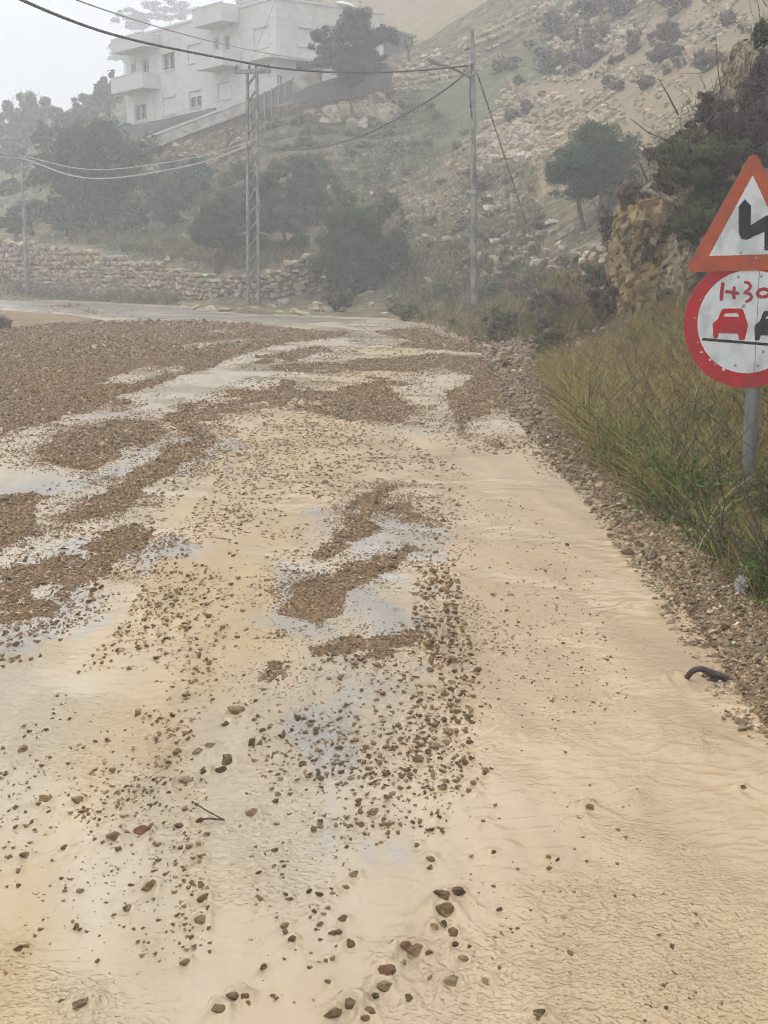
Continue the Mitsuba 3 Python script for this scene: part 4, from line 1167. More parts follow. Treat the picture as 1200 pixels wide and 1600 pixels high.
MIST = [(60, 330, 90, 50, (60, 352), 100), (20, 225, 80, 70, (20, 262), 150), (120, 235, 80, 60, (120, 270), 145), (190, 215, 60, 50, (190, 240), 130), (90, 262, 90, 50, (90, 285), 125), (265, 18, 80, 40, (265, 60), 300), (215, 30, 60, 40, (215, 80), 320), (110, 195, 70, 60, (110, 250), 210), (20, 255, 70, 55, (20, 300), 140), (75, 215, 60, 60, (75, 290), 170), (135, 165, 60, 50, (135, 220), 270), (10, 200, 60, 60, (10, 235), 225), (105, 190, 60, 50, (105, 235), 230), (195, 80, 60, 40, (195, 130), 340), (385, 2, 40, 20, (385, 30), 260)]
for j, (a, b, w_, h_, f_, Y) in enumerate(MIST):
    Y = min(Y, float(hit(*f_)[0, 1]) + 1)
    tree('misty_tree', ['bushy tree right of the thin lamp pole at the far left', 'misty tree left of the ragged pine trunk', 'misty tree above the large evergreen', 'misty tree under the left balconies', 'misty tree just behind the left top of the large evergreen', 'pale tree top lost in the fog above the building roof', 'faint tree left of the tree top above the building roof', 'misty tree between the ragged far left pine and the building', 'misty tree below the ragged far left pine', 'misty tree right of the ragged far left pine, close to its trunk', 'faint tree left of the pine at the building end', 'faintest tree at the left frame edge above the ragged pine', 'faint tree right of and above the ragged far left pine', 'faint tree behind the left roof overhang', 'small faint tree top above the roof by the right overhang'][j], a, b, w_, h_, f_, Y, FIR, 30 + j, 2600, 0.0014 * Y, group='trees fading into the fog', clumps=16)
for j, (a, b, w_, h_, f_, Y) in enumerate([(105, 345, 90, 50, (105, 372), 83), (25, 350, 60, 40, (25, 372), 82), (200, 350, 80, 50, (200, 375), 80), (300, 285, 60, 70, (300, 340), 80), (30, 290, 70, 40, (30, 320), 104)]):
    tree('undergrowth_bush', ['low dark bush at the left foot of the large evergreen', 'low bush behind the wall at the far left', 'low dark bush at the right foot of the large evergreen', 'grey green bush between the slender olive and the ramp', 'low bush beside the short pale wall at the far left'][j],
         a, b, w_, h_, f_, Y, DARK, 60 + j, 3500, 0.15, cat='bush', flat=0.0, clumps=22)


def bare_tree(px, py, Y, hpx, label, seed):
    r = np.random.default_rng(seed)
    t = thing('bare_tree', label, 'tree')
    F = at(px, py, Y)
    u = Y / FOCAL
    ms = []

    def grow(p, d, l, rad, depth):
        q = p + d * l
        ms.append(tube([p, (p + q) / 2 + r.normal(0, 0.05 * l, 3), q], [rad, rad * 0.8, rad * 0.6], 5))
        if depth:
            for _ in range(3):
                e = d + r.normal(0, 0.45, 3)
                grow(q, e / np.linalg.norm(e), l * r.uniform(0.5, 0.75), rad * 0.6, depth - 1)

    grow(F - [0, 0, 0.2], np.array([0.1, 0, 1.0]), hpx * u * 0.42, 0.11, 3)
    obj('trunk', ms[0], 'bark_mat', t)
    obj('branches', cat_mesh(ms[1:]), 'bark_mat', t)


bare_tree(636, 100, 95, 46, 'small leafless tree right of the grey shed', 3)
bare_tree(352, 245, 82, 50, 'thin leafless tree in front of the ramp wall', 4)


def shrub(px, py, w_, h_, tone, label, seed, n=1800, leaf=None, group=None, Y=None, twigs=26, name='shrub'):
    """A bushy plant whose foot is at pixel (px, py)."""
    r = np.random.default_rng(seed)
    F = hit(px, py)[0] if Y is None else at(px, py, Y)
    u = F[1] / FOCAL
    t = thing(name, label, 'shrub', group)
    rad = np.array([0.5 * w_ * u, 0.4 * w_ * u, 0.55 * h_ * u])
    c = F + [0, 0, 0.75 * rad[2]]
    P, cl = crown_points(c, rad, n, r, 34, 0.2, lobes=7)
    keep = P[:, 2] > F[2] - 0.1
    m, col = leaves(P[keep], leaf or max(0.035, 0.0016 * F[1]), r, foliage_tone(keep.sum(), tone, r, P[keep], seed))
    obj('foliage', m, 'leaf_mat', t, color=col, normals=leaf_normals(m, cl, c))
    tw2 = []
    for k in range(twigs):
        e = c + rad * r.normal(0, 0.55, 3) + [0, 0, 0.3 * rad[2]]
        s0 = F + r.normal(0, 0.12, 3) * rad * [1, 1, 0] - [0, 0, 0.05]
        mid = (s0 + e) / 2 + r.normal(0, 0.1, 3) * rad
        tw2.append(tube([s0, mid, e], np.array([1, 0.7, 0.35]) * max(0.006, 0.0004 * F[1]), 4))
    obj('twigs', cat_mesh(tw2), 'twig_mat', t)
    return t


PURPLE, DRY, WEED = (0.18, 0.132, 0.11), (0.19, 0.15, 0.085), (0.14, 0.145, 0.07)
for j, (a, b, w_, h_) in enumerate(sorted([(990, 82, 48, 44), (1047, 74, 74, 38), (1008, 142, 56, 24), (1107, 112, 74, 40), (915, 104, 84, 48), (858, 116, 72, 44), (930, 32, 92, 36), (1140, 42, 32, 26), (825, 182, 28, 26), (802, 198, 26, 22), (1040, 100, 60, 30), (970, 30, 80, 40), (1060, 20, 90, 36), (868, 60, 70, 34), (780, 120, 46, 26), (930, 72, 60, 30)])):
    shrub(a, b, w_, h_, PURPLE, f'purplish grey dry shrub, {ORD[j]} on the upper right rubble slope', 100 + j, 1500, group='dry shrubs on the rubble slope', twigs=18)
shrub(752, 302, 72, 34, PURPLE, 'dark greyish shrub on the slope behind the tall pole', 130)
for j, (a, b, w_, h_, tone, lab) in enumerate([
        (880, 512, 120, 84, PURPLE, 'large brownish purple dry shrub at the right roadside left of the ochre rock'), (822, 470, 70, 50, PURPLE, 'brownish shrub on the slope above the roadside weeds'), (790, 532, 90, 56, WEED, 'grey green weedy shrub at the pole foot on the road edge'),
        (856, 552, 80, 64, (0.16, 0.145, 0.08), 'olive grey shrub overhanging the road edge before the large dry shrub'), (940, 505, 90, 74, (0.15, 0.11, 0.08), 'brown shrub against the left side of the ochre rock'), (640, 500, 70, 30, WEED, 'low weedy shrub on the road edge left of the pole'),
        (690, 470, 60, 34, WEED, 'greenish low shrub on the slope just left of the pole'), (955, 380, 60, 60, (0.12, 0.105, 0.085), 'grey brown shrub right of the two stemmed olive tree'), (985, 330, 70, 60, PURPLE, 'dark twiggy shrub on top of the ochre rock'),
        (930, 455, 60, 50, (0.12, 0.13, 0.07), 'greenish shrub below the terrace row beside the rock'), (765, 470, 60, 36, (0.13, 0.14, 0.075), 'low green shrub on the slope right of the pole'), (530, 488, 70, 40, (0.10, 0.095, 0.06), 'brownish weeds at the wall end by the boulders')]):
    shrub(a, b, w_, h_, tone, lab, 140 + j, 3200 if w_ > 75 else 2000, Y=22.3 if j == 8 else None)

# big tangled bush on the rock, and climbing bare shoots
rng = np.random.default_rng(77)


def tangle(spots, n, tone_list, label, seed, Y):
    r = np.random.default_rng(seed)
    t = thing('thorn_bush', label, 'bush')
    M, C, tw2, NN = [], [], [], []
    for k, (px, py, w_, h_) in enumerate(spots):
        y_ = Y + r.uniform(-0.5, 0.9)
        c = at(px, py, y_)
        u = y_ / FOCAL
        rad = np.array([0.5 * w_ * u, 0.45 * w_ * u, 0.5 * h_ * u])
        nn = int(n * w_ * h_ / 9000)
        P, cl = crown_points(c, rad * 1.15, nn, r, 60, 0.2, lobes=7)
        m, col = leaves(P, 0.042, r, foliage_tone(nn, tone_list[k % len(tone_list)], r, P, seed + k))
        M.append(m)
        C.append(col)
        NN.append(leaf_normals(m, cl, c))
        for q in range(int(nn / 28)):
            s0 = c + r.normal(0, 0.45, 3) * rad
            d = r.normal(0, 1, 3) + [0, 0, 0.7]
            e = s0 + d / np.linalg.norm(d) * r.uniform(0.15, 0.5)
            tw2.append(tube([s0, (s0 + e) / 2 + r.normal(0, 0.03, 3), e], [0.006, 0.0045, 0.003], 3))
    obj('foliage', cat_mesh(M), 'leaf_mat', t, color=np.vstack(C), normals=np.vstack(NN))
    obj('twigs', cat_mesh(tw2), 'twig_mat', t)
    sh_ = []
    for pts in [[(1148, 260), (1138, 190), (1128, 150), (1122, 110), (1118, 55)], [(1070, 250), (1050, 225), (1010, 205), (985, 185)], [(1060, 180), (1045, 150), (1028, 122)], [(1090, 210), (1120, 170), (1130, 130)], [(1060, 300), (1030, 250), (1000, 225), (990, 240)], [(1012, 285), (1000, 255), (988, 238)], [(1100, 330), (1060, 290), (1020, 280), (990, 300)]]:
        sh_.append(tube([at(a, b, Y - 0.3) for a, b in pts], np.linspace(0.016, 0.005, len(pts)), 5))
    obj('bare_shoots', cat_mesh(sh_), 'twig_mat', t)


tangle([(1100, 250, 150, 120), (1160, 210, 110, 130), (1060, 260, 110, 90), (1130, 330, 120, 100), (1180, 140, 60, 110), (1110, 180, 70, 80), (1075, 340, 70, 90), (1190, 290, 80, 160), (1150, 420, 140, 120), (1190, 60, 30, 60), (1110, 420, 60, 100)], 4200,
       [(0.10, 0.105, 0.05), (0.125, 0.085, 0.085), (0.14, 0.105, 0.085), (0.07, 0.10, 0.04), (0.125, 0.085, 0.088), (0.11, 0.08, 0.078)], 'big tangled dark thorn bush with bare shoots growing over the rock behind the sign', 8, 20.3)


# ------------------------------------------------------------------ grasses
def blades(P, height, width, rng, color, lean=0.5, seg=3):
    n = len(P)
    az = rng.uniform(0, 2 * np.pi, n)
    ln = np.abs(rng.normal(0, lean, n))
    d = np.stack([np.cos(az) * ln, np.sin(az) * ln, np.ones(n)], 1)
    bend = rng.normal(0, 0.5, (n, 2))
    side = np.stack([-np.sin(az + 1.2), np.cos(az + 1.2), 0 * az], 1)
    V = []
    for s in range(seg + 1):
        t = s / seg
        c = P + d * (height * t)[:, None]
        c[:, :2] += bend * (height * t * t)[:, None]
        c[:, 2] -= 0.25 * height * t * t * ln
        wd = (width * (1 - 0.85 * t))[:, None] / 2
        V += [c - side * wd, c + side * wd]
    V = np.stack(V, 1).reshape(-1, 3)
    i = np.arange(n)[:, None] * (2 * (seg + 1))
    f = np.vstack([np.vstack([i + [2 * s, 2 * s + 1, 2 * s + 3], i + [2 * s, 2 * s + 3, 2 * s + 2]]) for s in range(seg)])
    return tri(V, f), np.repeat(color, 2 * (seg + 1), 0)


rng = np.random.default_rng(88)


def verge_grass(n, ylo, yhi):
    y = np.exp(rng.uniform(np.log(ylo), np.log(yhi), n))
    wid = np.interp(y, [3, 4.6, 5.5, 6.6, 8, 10, 12.5, 16.6, 24, 40], [1.25, 0.9, 0.6, 0.40, 0.34, 0.32, 0.42, 0.75, 1.3, 1.0])
    e = np.interp(y, edge_w[:15, 1], edge_w[:15, 0])
    d = wid * 0.75 + np.abs(rng.normal(0, 1.0, n)) * 0.2 + rng.random(n) ** 1.2 * np.interp(y, [4, 8, 20], [2.2, 2.4, 3.4])
    x = e + d
    k = meshkit.fbm(np.stack([x * 1.7, y * 1.1, 0 * x], -1), 3, 4) > rng.uniform(0.30, 0.5, n)
    x, y = x[k], y[k]
    return np.stack([x, y, terrain(x, y) - 0.02], 1)


P = verge_grass(120000, 4.6, 21)
zone = meshkit.fbm(np.stack([P[:, 0] * 1.9, P[:, 1] * 1.1, 0 * P[:, 0]], -1), 3, 7) + rng.normal(0, 0.09, len(P))
dry = sstep(0.42, 0.58, zone + 0.30 * sstep(8.5, 12, P[:, 1]) - 0.13 * (1 - sstep(6, 8, P[:, 1])))[:, None]
colr = tones(len(P), (0.36, 0.26, 0.095), rng, 0.45, 0.05) * dry + tones(len(P), (0.075, 0.108, 0.034), rng, 0.5, 0.08) * (1 - dry)
colr = np.minimum(colr, 0.42)
dead = rng.random(len(P)) < 0.2
colr[dead] = tones(dead.sum(), (0.15, 0.105, 0.055), rng, 0.3, 0.06)
hgt = rng.uniform(0.12, 0.46, len(P)) * np.interp(P[:, 1], [4.5, 6.5, 8, 20], [0.5, 0.65, 0.95, 1.1])
wdt = rng.uniform(0.005, 0.012, len(P)) * (0.7 + 0.05 * P[:, 1])
nr = P[:, 1] < 9
ga, ca_ = blades(P[nr], hgt[nr], wdt[nr], rng, colr[nr], 1.05, 3)
gb, cb_ = blades(P[~nr], hgt[~nr], wdt[~nr], rng, colr[~nr], 1.0, 2)
gm, gc = cat_mesh([ga, gb]), np.vstack([ca_, cb_])
tag(obj('verge_grass', gm, 'leaf_mat', color=gc), 'tall green and straw coloured grass on the bank right of the road', 'grass', kind='stuff')
wp_ = verge_grass(20000, 4.8, 13)
wp_ = wp_[meshkit.fbm(np.stack([wp_[:, 0] * 2.4, wp_[:, 1] * 1.6, 5 + 0 * wp_[:, 0]], -1), 2, 15) > 0.47]
wp_ = np.repeat(wp_, 3, 0) + rng.normal(0, 0.05, (3 * len(wp_), 3)) * [1, 1, 0]
wp_[:, 2] += rng.uniform(0.02, 0.30, len(wp_)) * np.interp(wp_[:, 1], [4.8, 8], [0.5, 1])
lm_, lc_ = leaves(wp_, 0.024, rng, np.minimum(tones(len(wp_), (0.085, 0.135, 0.035), rng, 0.4, 0.1), 0.3), 0.0, 1.8)
tag(obj('leafy_weeds', lm_, 'leaf_mat', color=lc_), 'fresh green leafy weeds low among the bank grass', 'weeds', kind='stuff')
# dead stalks leaning among the grass
P2 = verge_grass(1700, 5.5, 18)
st = []
for p in P2[:800]:
    h = rng.uniform(0.35, 0.75)
    d = np.array([rng.normal(0, 0.5), rng.normal(0, 0.4), 1.0])
    st.append(tube([p, p + d * h * 0.5 + rng.normal(0, 0.03, 3), p + d * h + [0, 0, -0.08]], [0.005, 0.004, 0.002], 3))
tag(obj('dry_stalks', cat_mesh(st), 'twig_mat'), 'dead brown stalks among the bank grass', 'dry stalks', kind='stuff')


def px_scatter(poly, n):
    Q = Polygon(poly)
    x0, y0, x1, y1 = Q.bounds
    q = rng.uniform([x0, y0], [x1, y1], (n * 3, 2))
    q = q[shapely.contains_xy(Q, q[:, 0], q[:, 1])][:n]
    return hit(q[:, 0], q[:, 1])


GM, GC = [], []
for poly, n, h0, h1, tone in [([(0, 440), (280, 455), (280, 482), (0, 470)], 0, 0.2, 0.6, WEED),
                              ([(60, 370), (330, 360), (480, 400), (400, 430), (220, 405)], 2600, 0.2, 0.6, (0.16, 0.145, 0.075)),
                              ([(640, 230), (840, 260), (850, 440), (620, 490), (500, 300)], 6500, 0.15, 0.5, (0.135, 0.13, 0.07)),
                              ([(420, 190), (640, 150), (720, 200), (560, 300), (420, 260)], 3000, 0.2, 0.5, (0.15, 0.135, 0.085)),
                              ([(620, 440), (900, 430), (930, 520), (760, 540), (620, 495)], 3200, 0.15, 0.45, (0.19, 0.16, 0.08)),
                              ([(200, 250), (420, 190), (480, 330), (300, 350)], 2000, 0.2, 0.5, (0.14, 0.12, 0.08))]:
    if not n:
        continue
    W = px_scatter(poly, n)
    m, c = blades(np.repeat(W, 3, 0) + rng.normal(0, 0.12, (3 * len(W), 3)) * [1, 1, 0], rng.uniform(h0, h1, 3 * len(W)), np.full(3 * len(W), 0.03), rng, tones(3 * len(W), tone, rng, 0.3, 0.08), 0.6, 2)
    GM.append(m)
    GC.append(c)
tag(obj('hillside_grass', cat_mesh(GM), 'leaf_mat', color=np.vstack(GC)), 'short dull grass and herbs on the hillside', 'grass', kind='stuff')
# weeds along the wall foot
base = np.array([at(a, c + 1, Y - 0.5) for a, c, Y in [(-60, 468, 80), (0, 467, 78), (60, 468, 74), (110, 470, 71), (180, 474, 67), (225, 477, 64), (280, 482, 61.5)]])
k = rng.uniform(0, len(base) - 1.001, 3200)
i = k.astype(int)
W = base[i] + (base[i + 1] - base[i]) * (k - i)[:, None]
W[:, 1] += rng.normal(0, 0.45, len(W))
W[:, 2] = np.maximum(terrain(W[:, 0], W[:, 1]), 0)
m, c = blades(W, rng.uniform(0.2, 0.7, len(W)), np.full(len(W), 0.04), rng, tones(len(W), (0.17, 0.15, 0.09), rng, 0.25, 0.06), 0.5, 2)
tag(obj('wall_foot_weeds', m, 'leaf_mat', color=c), 'dull brownish weeds along the foot of the dry stone wall', 'weeds', kind='stuff')

SM, SCOL = [], []
r_ = np.random.default_rng(123)
W = np.vstack([px_scatter(poly, n) for poly, n in [([(420, 200), (640, 150), (860, 280), (860, 440), (620, 490), (430, 330)], 120), ([(600, 420), (930, 400), (930, 500), (760, 530), (620, 495)], 70), ([(760, 60), (1190, 0), (1180, 60), (1000, 160), (800, 150)], 40), ([(60, 360), (330, 350), (420, 425), (220, 400)], 30)]])
for k_, p_ in enumerate(W):
    u_ = p_[1] / FOCAL * r_.uniform(6, 17)
    P_, _ = crown_points(p_ + [0, 0, 0.3 * u_], np.array([1.1, 1.0, 0.75]) * u_, 170, r_, 16, lobes=5)
    m_, c_ = leaves(P_, 0.0017 * p_[1], r_, foliage_tone(170, [(0.13, 0.10, 0.08), (0.10, 0.105, 0.06), (0.16, 0.125, 0.08), (0.085, 0.10, 0.05)][k_ % 4], r_, P_, k_), single=True)
    SM.append(m_)
    SCOL.append(c_)
tag(obj('scrub', cat_mesh(SM), 'leaf_mat', color=np.vstack(SCOL)), 'low brown and green scrub dotted over the terraces', 'scrub', kind='stuff')

# ------------------------------------------------------------------ poles and cables
scene['galvanised'] = {'type': 'twosided', 'b': {'type': 'principled', 'base_color': proc(lambda p, n, uv: mix((0.13, 0.13, 0.12), (0.27, 0.265, 0.24), smoothstep(0.3, 0.7, fbm(p.x * 9, p.y * 9, p.z * 2.2, 4)))), 'roughness': 0.5, 'metallic': 0.35}}
plastic('cable_mat', rgb(0.035, 0.035, 0.037), 0.3, 1.45)
plastic('pale_cable_mat', rgb(0.42, 0.42, 0.41), 0.3, 1.45)
plastic('insulator_mat', rgb(0.16, 0.10, 0.07), 0.1, 1.5)
PY = 46.0
pole = thing('utility_pole', 'tall grey steel utility pole with street lamp arm and stay wire at the road bend', 'utility pole')
foot, topp = at(741, 497, PY), at(738, 46, PY)
foot[2] = float(terrain(foot[0], foot[1])) - 0.1
mid1, mid2 = foot + (topp - foot) * 0.42, foot + (topp - foot) * 0.80
obj('shaft', tube([foot, mid1, mid1 + [0, 0, 0.03], mid2, mid2 + [0, 0, 0.03], topp], [0.115, 0.108, 0.095, 0.09, 0.07, 0.06], 12), 'galvanised', pole, smooth=40)
arm0, arm1 = at(735, 121, PY), at(690, 100, PY - 0.6)
obj('lamp_arm', tube([at(739, 130, PY), arm0, at(712, 109, PY - 0.3), arm1], 0.045, 8), 'galvanised', pole, smooth=40)
lh = obj('lamp_head', tube([at(694, 102, PY - 0.55), at(688, 99, PY - 0.6), at(674, 93, PY - 0.75), at(667, 90, PY - 0.8)], [0.05, 0.11, 0.12, 0.05], 10), 'frame_mat', pole, smooth=50)
for j, (yy, rr) in enumerate([(97, 0.1), (114, 0.1), (82, 0.085), (172, 0.11), (300, 0.125)]):
    c = at(739.3, yy, PY)
    obj('band', tube([c - [0, 0, 0.06], c + [0, 0, 0.06]], rr, 12), 'frame_mat', pole)
cbr = at(739, 82, PY)
obj('bracket', frame_box(cbr, np.array([1., 0, 0]), np.array([0., 1, 0]), UP, (-0.24, -0.06, -0.05), (0.03, 0.06, 0.05)), 'frame_mat', pole)
obj('insulator', tube([cbr + [-0.2, 0, 0.05], cbr + [-0.2, 0, 0.12], cbr + [-0.2, 0, 0.17]], [0.05, 0.07, 0.03], 8), 'insulator_mat', pole)
for j, (a, b) in enumerate([(728, 108), (733, 101), (731, 112)]):
    c = at(a, b, PY - 0.1)
    obj('clamp', tube([c - [0.1, 0, 0.06], c, c + [0.1, 0, 0.09]], [0.04, 0.07, 0.04], 7), 'frame_mat', pole)
obj('hanging_lead', tube([at(735, 120, PY - .1), at(734, 150, PY - .15), at(736, 175, PY - .1), at(738, 186, PY - .1)], 0.02, 5), 'cable_mat', pole)
W = hit(822, 352)[0]
sw = at(745, 113, PY)
obj('stay_wire', tube([sw, (sw + W) / 2, W - [0, 0, 0.1]], 0.022, 6), 'cable_mat', pole)
u_ = (W - sw)
obj('stay_insulator', tube([sw + u_ * 0.50, sw + u_ * 0.515, sw + u_ * 0.53], [0.05, 0.06, 0.05], 8), 'insulator_mat', pole)

lat = thing('lattice_pole', 'slim steel lattice pole with cross arm standing in front of the stone wall', 'utility pole')
LY = 56.6
lf, lt = at(396, 489, LY), at(394, 112, LY)
lf[2] = -0.2
wl, wt = 0.225, 0.19
legs = []
for sx, sy in ((-1, -1), (1, -1), (-1, 1), (1, 1)):
    a, b = lf + [sx * wl, sy * wl * 0.9, 0], lt + [sx * wt, sy * wt * 0.9, 0]
    legs.append((a, b))
    obj('leg', tube([a, b], 0.055 if sy < 0 else 0.05, 5), 'galvanised', lat)
nb = 15
for face in ((0, 1), (2, 3), (0, 2), (1, 3)):
    for k in range(nb):
        t0, t1 = (k + 0.1) / nb, (k + 0.95) / nb
        A, B = legs[face[0]], legs[face[1]]
        p0, p1 = A[0] + (A[1] - A[0]) * t0, B[0] + (B[1] - B[0]) * t1
        obj('brace', tube([p0, p1], 0.024, 4), 'galvanised', lat)
ca = at(394, 112, LY)
obj('cross_arm', frame_box(ca, np.array([0.98, -0.2, 0]), np.array([0.2, 0.98, 0]), UP, (-0.72, -0.09, -0.07), (0.76, 0.09, 0.1)), 'galvanised', lat)
obj('side_bracket', tube([at(372, 367, LY - 0.3), at(388, 362, LY - 0.2)], 0.035, 5), 'galvanised', lat)
obj('side_bracket', tube([at(402, 362, LY - 0.2), at(419, 367, LY - 0.3)], 0.03, 5), 'galvanised', lat)
for dx in (-0.66, -0.12, 0.16, 0.68):
    c = ca + np.array([0.98, -0.2, 0]) * dx + [0, 0, 0.1]
    obj('insulator', tube([c, c + [0, 0, 0.06], c + [0, 0, 0.13], c + [0, 0, 0.2]], [0.03, 0.06, 0.065, 0.03], 8), 'insulator_mat', lat)
obj('clamp', tube([at(388, 226, LY - .3), at(391, 222, LY - .25)], 0.08, 7), 'frame_mat', lat)

sp_ = thing('lamp_pole', 'thin grey pole with small lamp arms at the far left behind the wall line', 'utility pole')
f3, t3 = at(43, 462, 74.2), at(33, 243, 74.2)
obj('shaft', tube([f3, (f3 + t3) / 2, t3], [0.13, 0.11, 0.075], 9), 'galvanised', sp_, smooth=40)
obj('lamp_arm', tube([at(36, 285, 74.2), at(46, 268, 74), at(53, 261, 73.8)], [0.05, 0.05, 0.09], 7), 'frame_mat', sp_)
obj('cross_arm', tube([at(28, 262, 74.1), at(48, 260, 74.1)], 0.05, 6), 'frame_mat', sp_)
obj('insulator', tube([at(29, 250, 74.1), at(34, 246, 74.1)], 0.09, 7), 'insulator_mat', sp_)


def cable(pts, r, mat, label, sides=6):
    P = np.array([at(a, b, Y) for a, b, Y in pts])
    s = np.linspace(0, 1, len(P))
    from scipy.interpolate import CubicSpline
    cs = CubicSpline(s, P)
    tag(obj('cable', tube(cs(np.linspace(0, 1, 48)), r, sides), mat), label, 'cable')


cable([(737, 102, 46), (640, 111, 44), (540, 113.5, 41.5), (450, 108, 39), (390, 99, 37), (270, 76, 33), (150, 46, 29), (30, -2, 25), (-60, -45, 22)], 0.03, 'cable_mat', 'thick black cable sagging across the whole upper view to the utility pole')
cable([(60, -26, 30), (120, 0, 34), (250, 43, 45), (380, 76, 62), (505, 97, 83)], 0.018, 'frame_mat', 'thin grey wire crossing above the building front')
cable([(728, 114, 46), (660, 163, 48), (600, 196, 50), (560, 214, 51.5), (500, 230, 53.5), (450, 234, 55), (404, 227, 56.4)], 0.028, 'cable_mat', 'dark cable dropping from the utility pole to the lattice pole')
cable([(388, 222, 56.4), (330, 240, 60), (260, 254, 64), (160, 265, 69), (90, 257, 72), (34, 244, 74.1)], 0.022, 'pale_cable_mat', 'upper pale cable between the far left pole and the lattice pole')
cable([(388, 228, 56.4), (330, 250, 60), (270, 264, 64), (160, 279, 69), (85, 266, 72), (30, 247, 74.1)], 0.034, 'pale_cable_mat', 'lower pale cable between the far left pole and the lattice pole')
cable([(32, 247, 74.1), (10, 246, 73), (-40, 238, 70)], 0.025, 'pale_cable_mat', 'pale cable running from the far left pole out of view')
cable([(436, -20, 70), (415, 40, 76), (398, 82, 80), (394, 106, 56.9)], 0.012, 'frame_mat', 'thin wire hanging down in front of the near corner of the building')

# ------------------------------------------------------------------ road sign
SY = 8.45
SC_ = SY / (FOCAL * CP) * 1.0
sign = thing('road_sign', 'round no overtaking sign under triangular double bend sign on grey post at the right edge', 'road sign')
O = at(1170, 505, SY)
u_px = np.linalg.norm(at(1171, 505, SY) - O)


def plate(shape, z0, z1):
    """A shape drawn in pixels about the round sign's centre -> an upright slab, z0..z1 metres towards the viewer."""
    ms = []
    for g in getattr(shape, 'geoms', [shape]):
        if g.is_empty:
            continue
        m = trimesh.creation.extrude_polygon(g, (z1 - z0), engine='earcut')
        v = np.array(m.vertices)
        ms.append(tri(np.stack([O[0] + v[:, 0] * u_px, O[1] - (v[:, 2] + z0), O[2] - v[:, 1] * u_px], 1), m.faces))
    m = cat_mesh(ms)
    m.fix_normals()
    return m


def pol(pts, r=0.0):
    p = Polygon([(a - 1170, b - 505) for a, b in pts])
    return p.buffer(-r).buffer(r, 12) if r else p


def zp(pts, r=0.0):
    return pol([(1000 + a / 4, 230 + b / 4) for a, b in pts], r)


def zl(pts, w):
    return LineString([(a / 4 - 170, b / 4 - 275) for a, b in pts]).buffer(w / 8, 8)


def paint(name, c, wear):
    """Sheeting on metal: faded, scuffed and finely dirty."""
    def f(p, n, uv):
        k = fbm(p.x * 14, p.y * 3, p.z * 9, 4)
        s = smoothstep(0.80, 0.87, fbm(p.x * 60, 0, p.z * 60, 3))
        return mix(mix(c, tuple(0.72 * v + 0.02 for v in c), smoothstep(0.35, 0.7, k)), wear, s * 0.6)
    scene[name] = {'type': 'twosided', 'b': {'type': 'roughplastic', 'diffuse_reflectance': proc(f), 'alpha': 0.25, 'int_ior': 1.45}}


paint('sign_red', (0.50, 0.013, 0.018), (0.40, 0.10, 0.08))
paint('sign_orange', (0.47, 0.09, 0.030), (0.50, 0.20, 0.11))
paint('sign_white', (0.68, 0.70, 0.675), (0.30, 0.30, 0.27))
paint('sign_black', (0.016, 0.016, 0.02), (0.12, 0.12, 0.12))
paint('marker_red', (0.40, 0.03, 0.045), (0.45, 0.10, 0.10))
triangle = pol([(1165, 240), (1066, 427), (1264, 421)], 0).buffer(-9).buffer(9, 12)
inner_t = pol([(1165, 280), (1103, 402), (1227, 398)])
chips = [Point(x, y).buffer(s, 3) for x, y, s in [(-72, 45, 1.8), (-58, 57, 2), (-36, 72, 2.6), (-50, 64, 1.4), (-78, 30, 1.2), (-84, -8, 1.0), (-77, -36, 1.0)]]
circle = Point(0, 0).buffer(101, 48)
tp = obj('triangle_plate', plate(triangle, -0.004, 0.0), 'galvanised', sign)
obj('orange_border', plate(triangle.difference(inner_t), 0.001, 0.004), 'sign_orange', tp)
obj('white_face', plate(inner_t.buffer(0.3), 0.001, 0.003), 'sign_white', tp)
arrow = pol([(1145.5, 327), (1154.5, 316), (1164.5, 326), (1165.5, 355), (1188, 341), (1200, 338), (1210, 342), (1215, 352), (1215, 392), (1188.5, 393.5), (1187, 365), (1160, 377.5), (1152, 376), (1147.5, 367)])
obj('bend_arrow', plate(arrow.buffer(-0.8).buffer(0.8), 0.0035, 0.005), 'sign_black', tp)
rp = obj('round_plate', plate(circle, -0.012, -0.008), 'galvanised', sign)
ring = circle.difference(Point(0, -2).buffer(80, 48))
white = Point(0, -2).buffer(80.4, 48)
obj('red_border', plate(ring, -0.007, -0.004), 'sign_red', rp)
seam = shapely.box(183 - 170 - 0.5, -90, 183 - 170 + 0.5, 90)
obj('white_face', plate(white.difference(seam), -0.007, -0.005), 'sign_white', rp)
car = [(458, 1100), (488, 1075), (508, 1018), (522, 1010), (628, 1010), (642, 1020), (662, 1075), (676, 1110), (672, 1140), (660, 1198), (650, 1204), (626, 1203), (618, 1165), (495, 1160), (491, 1188), (482, 1192), (464, 1190), (458, 1120)]
wnd = [(517, 1060), (532, 1039), (608, 1036), (622, 1062)]
dxy = lambda pts, dx, dy: [(a + dx, b + dy) for a, b in pts]
obj('red_car', plate(zp(car).difference(zp(wnd)).buffer(-0.6).buffer(0.9), -0.0045, -0.003), 'sign_red', rp)
obj('black_car', plate(zp(dxy(car, 262, 14)).difference(zp(dxy(wnd, 262, 14))).buffer(-0.6).buffer(0.9), -0.0045, -0.003), 'sign_black', rp)
obj('black_line', plate(zl([(402, 1200), (960, 1244)], 17), -0.0045, -0.003), 'sign_black', rp)
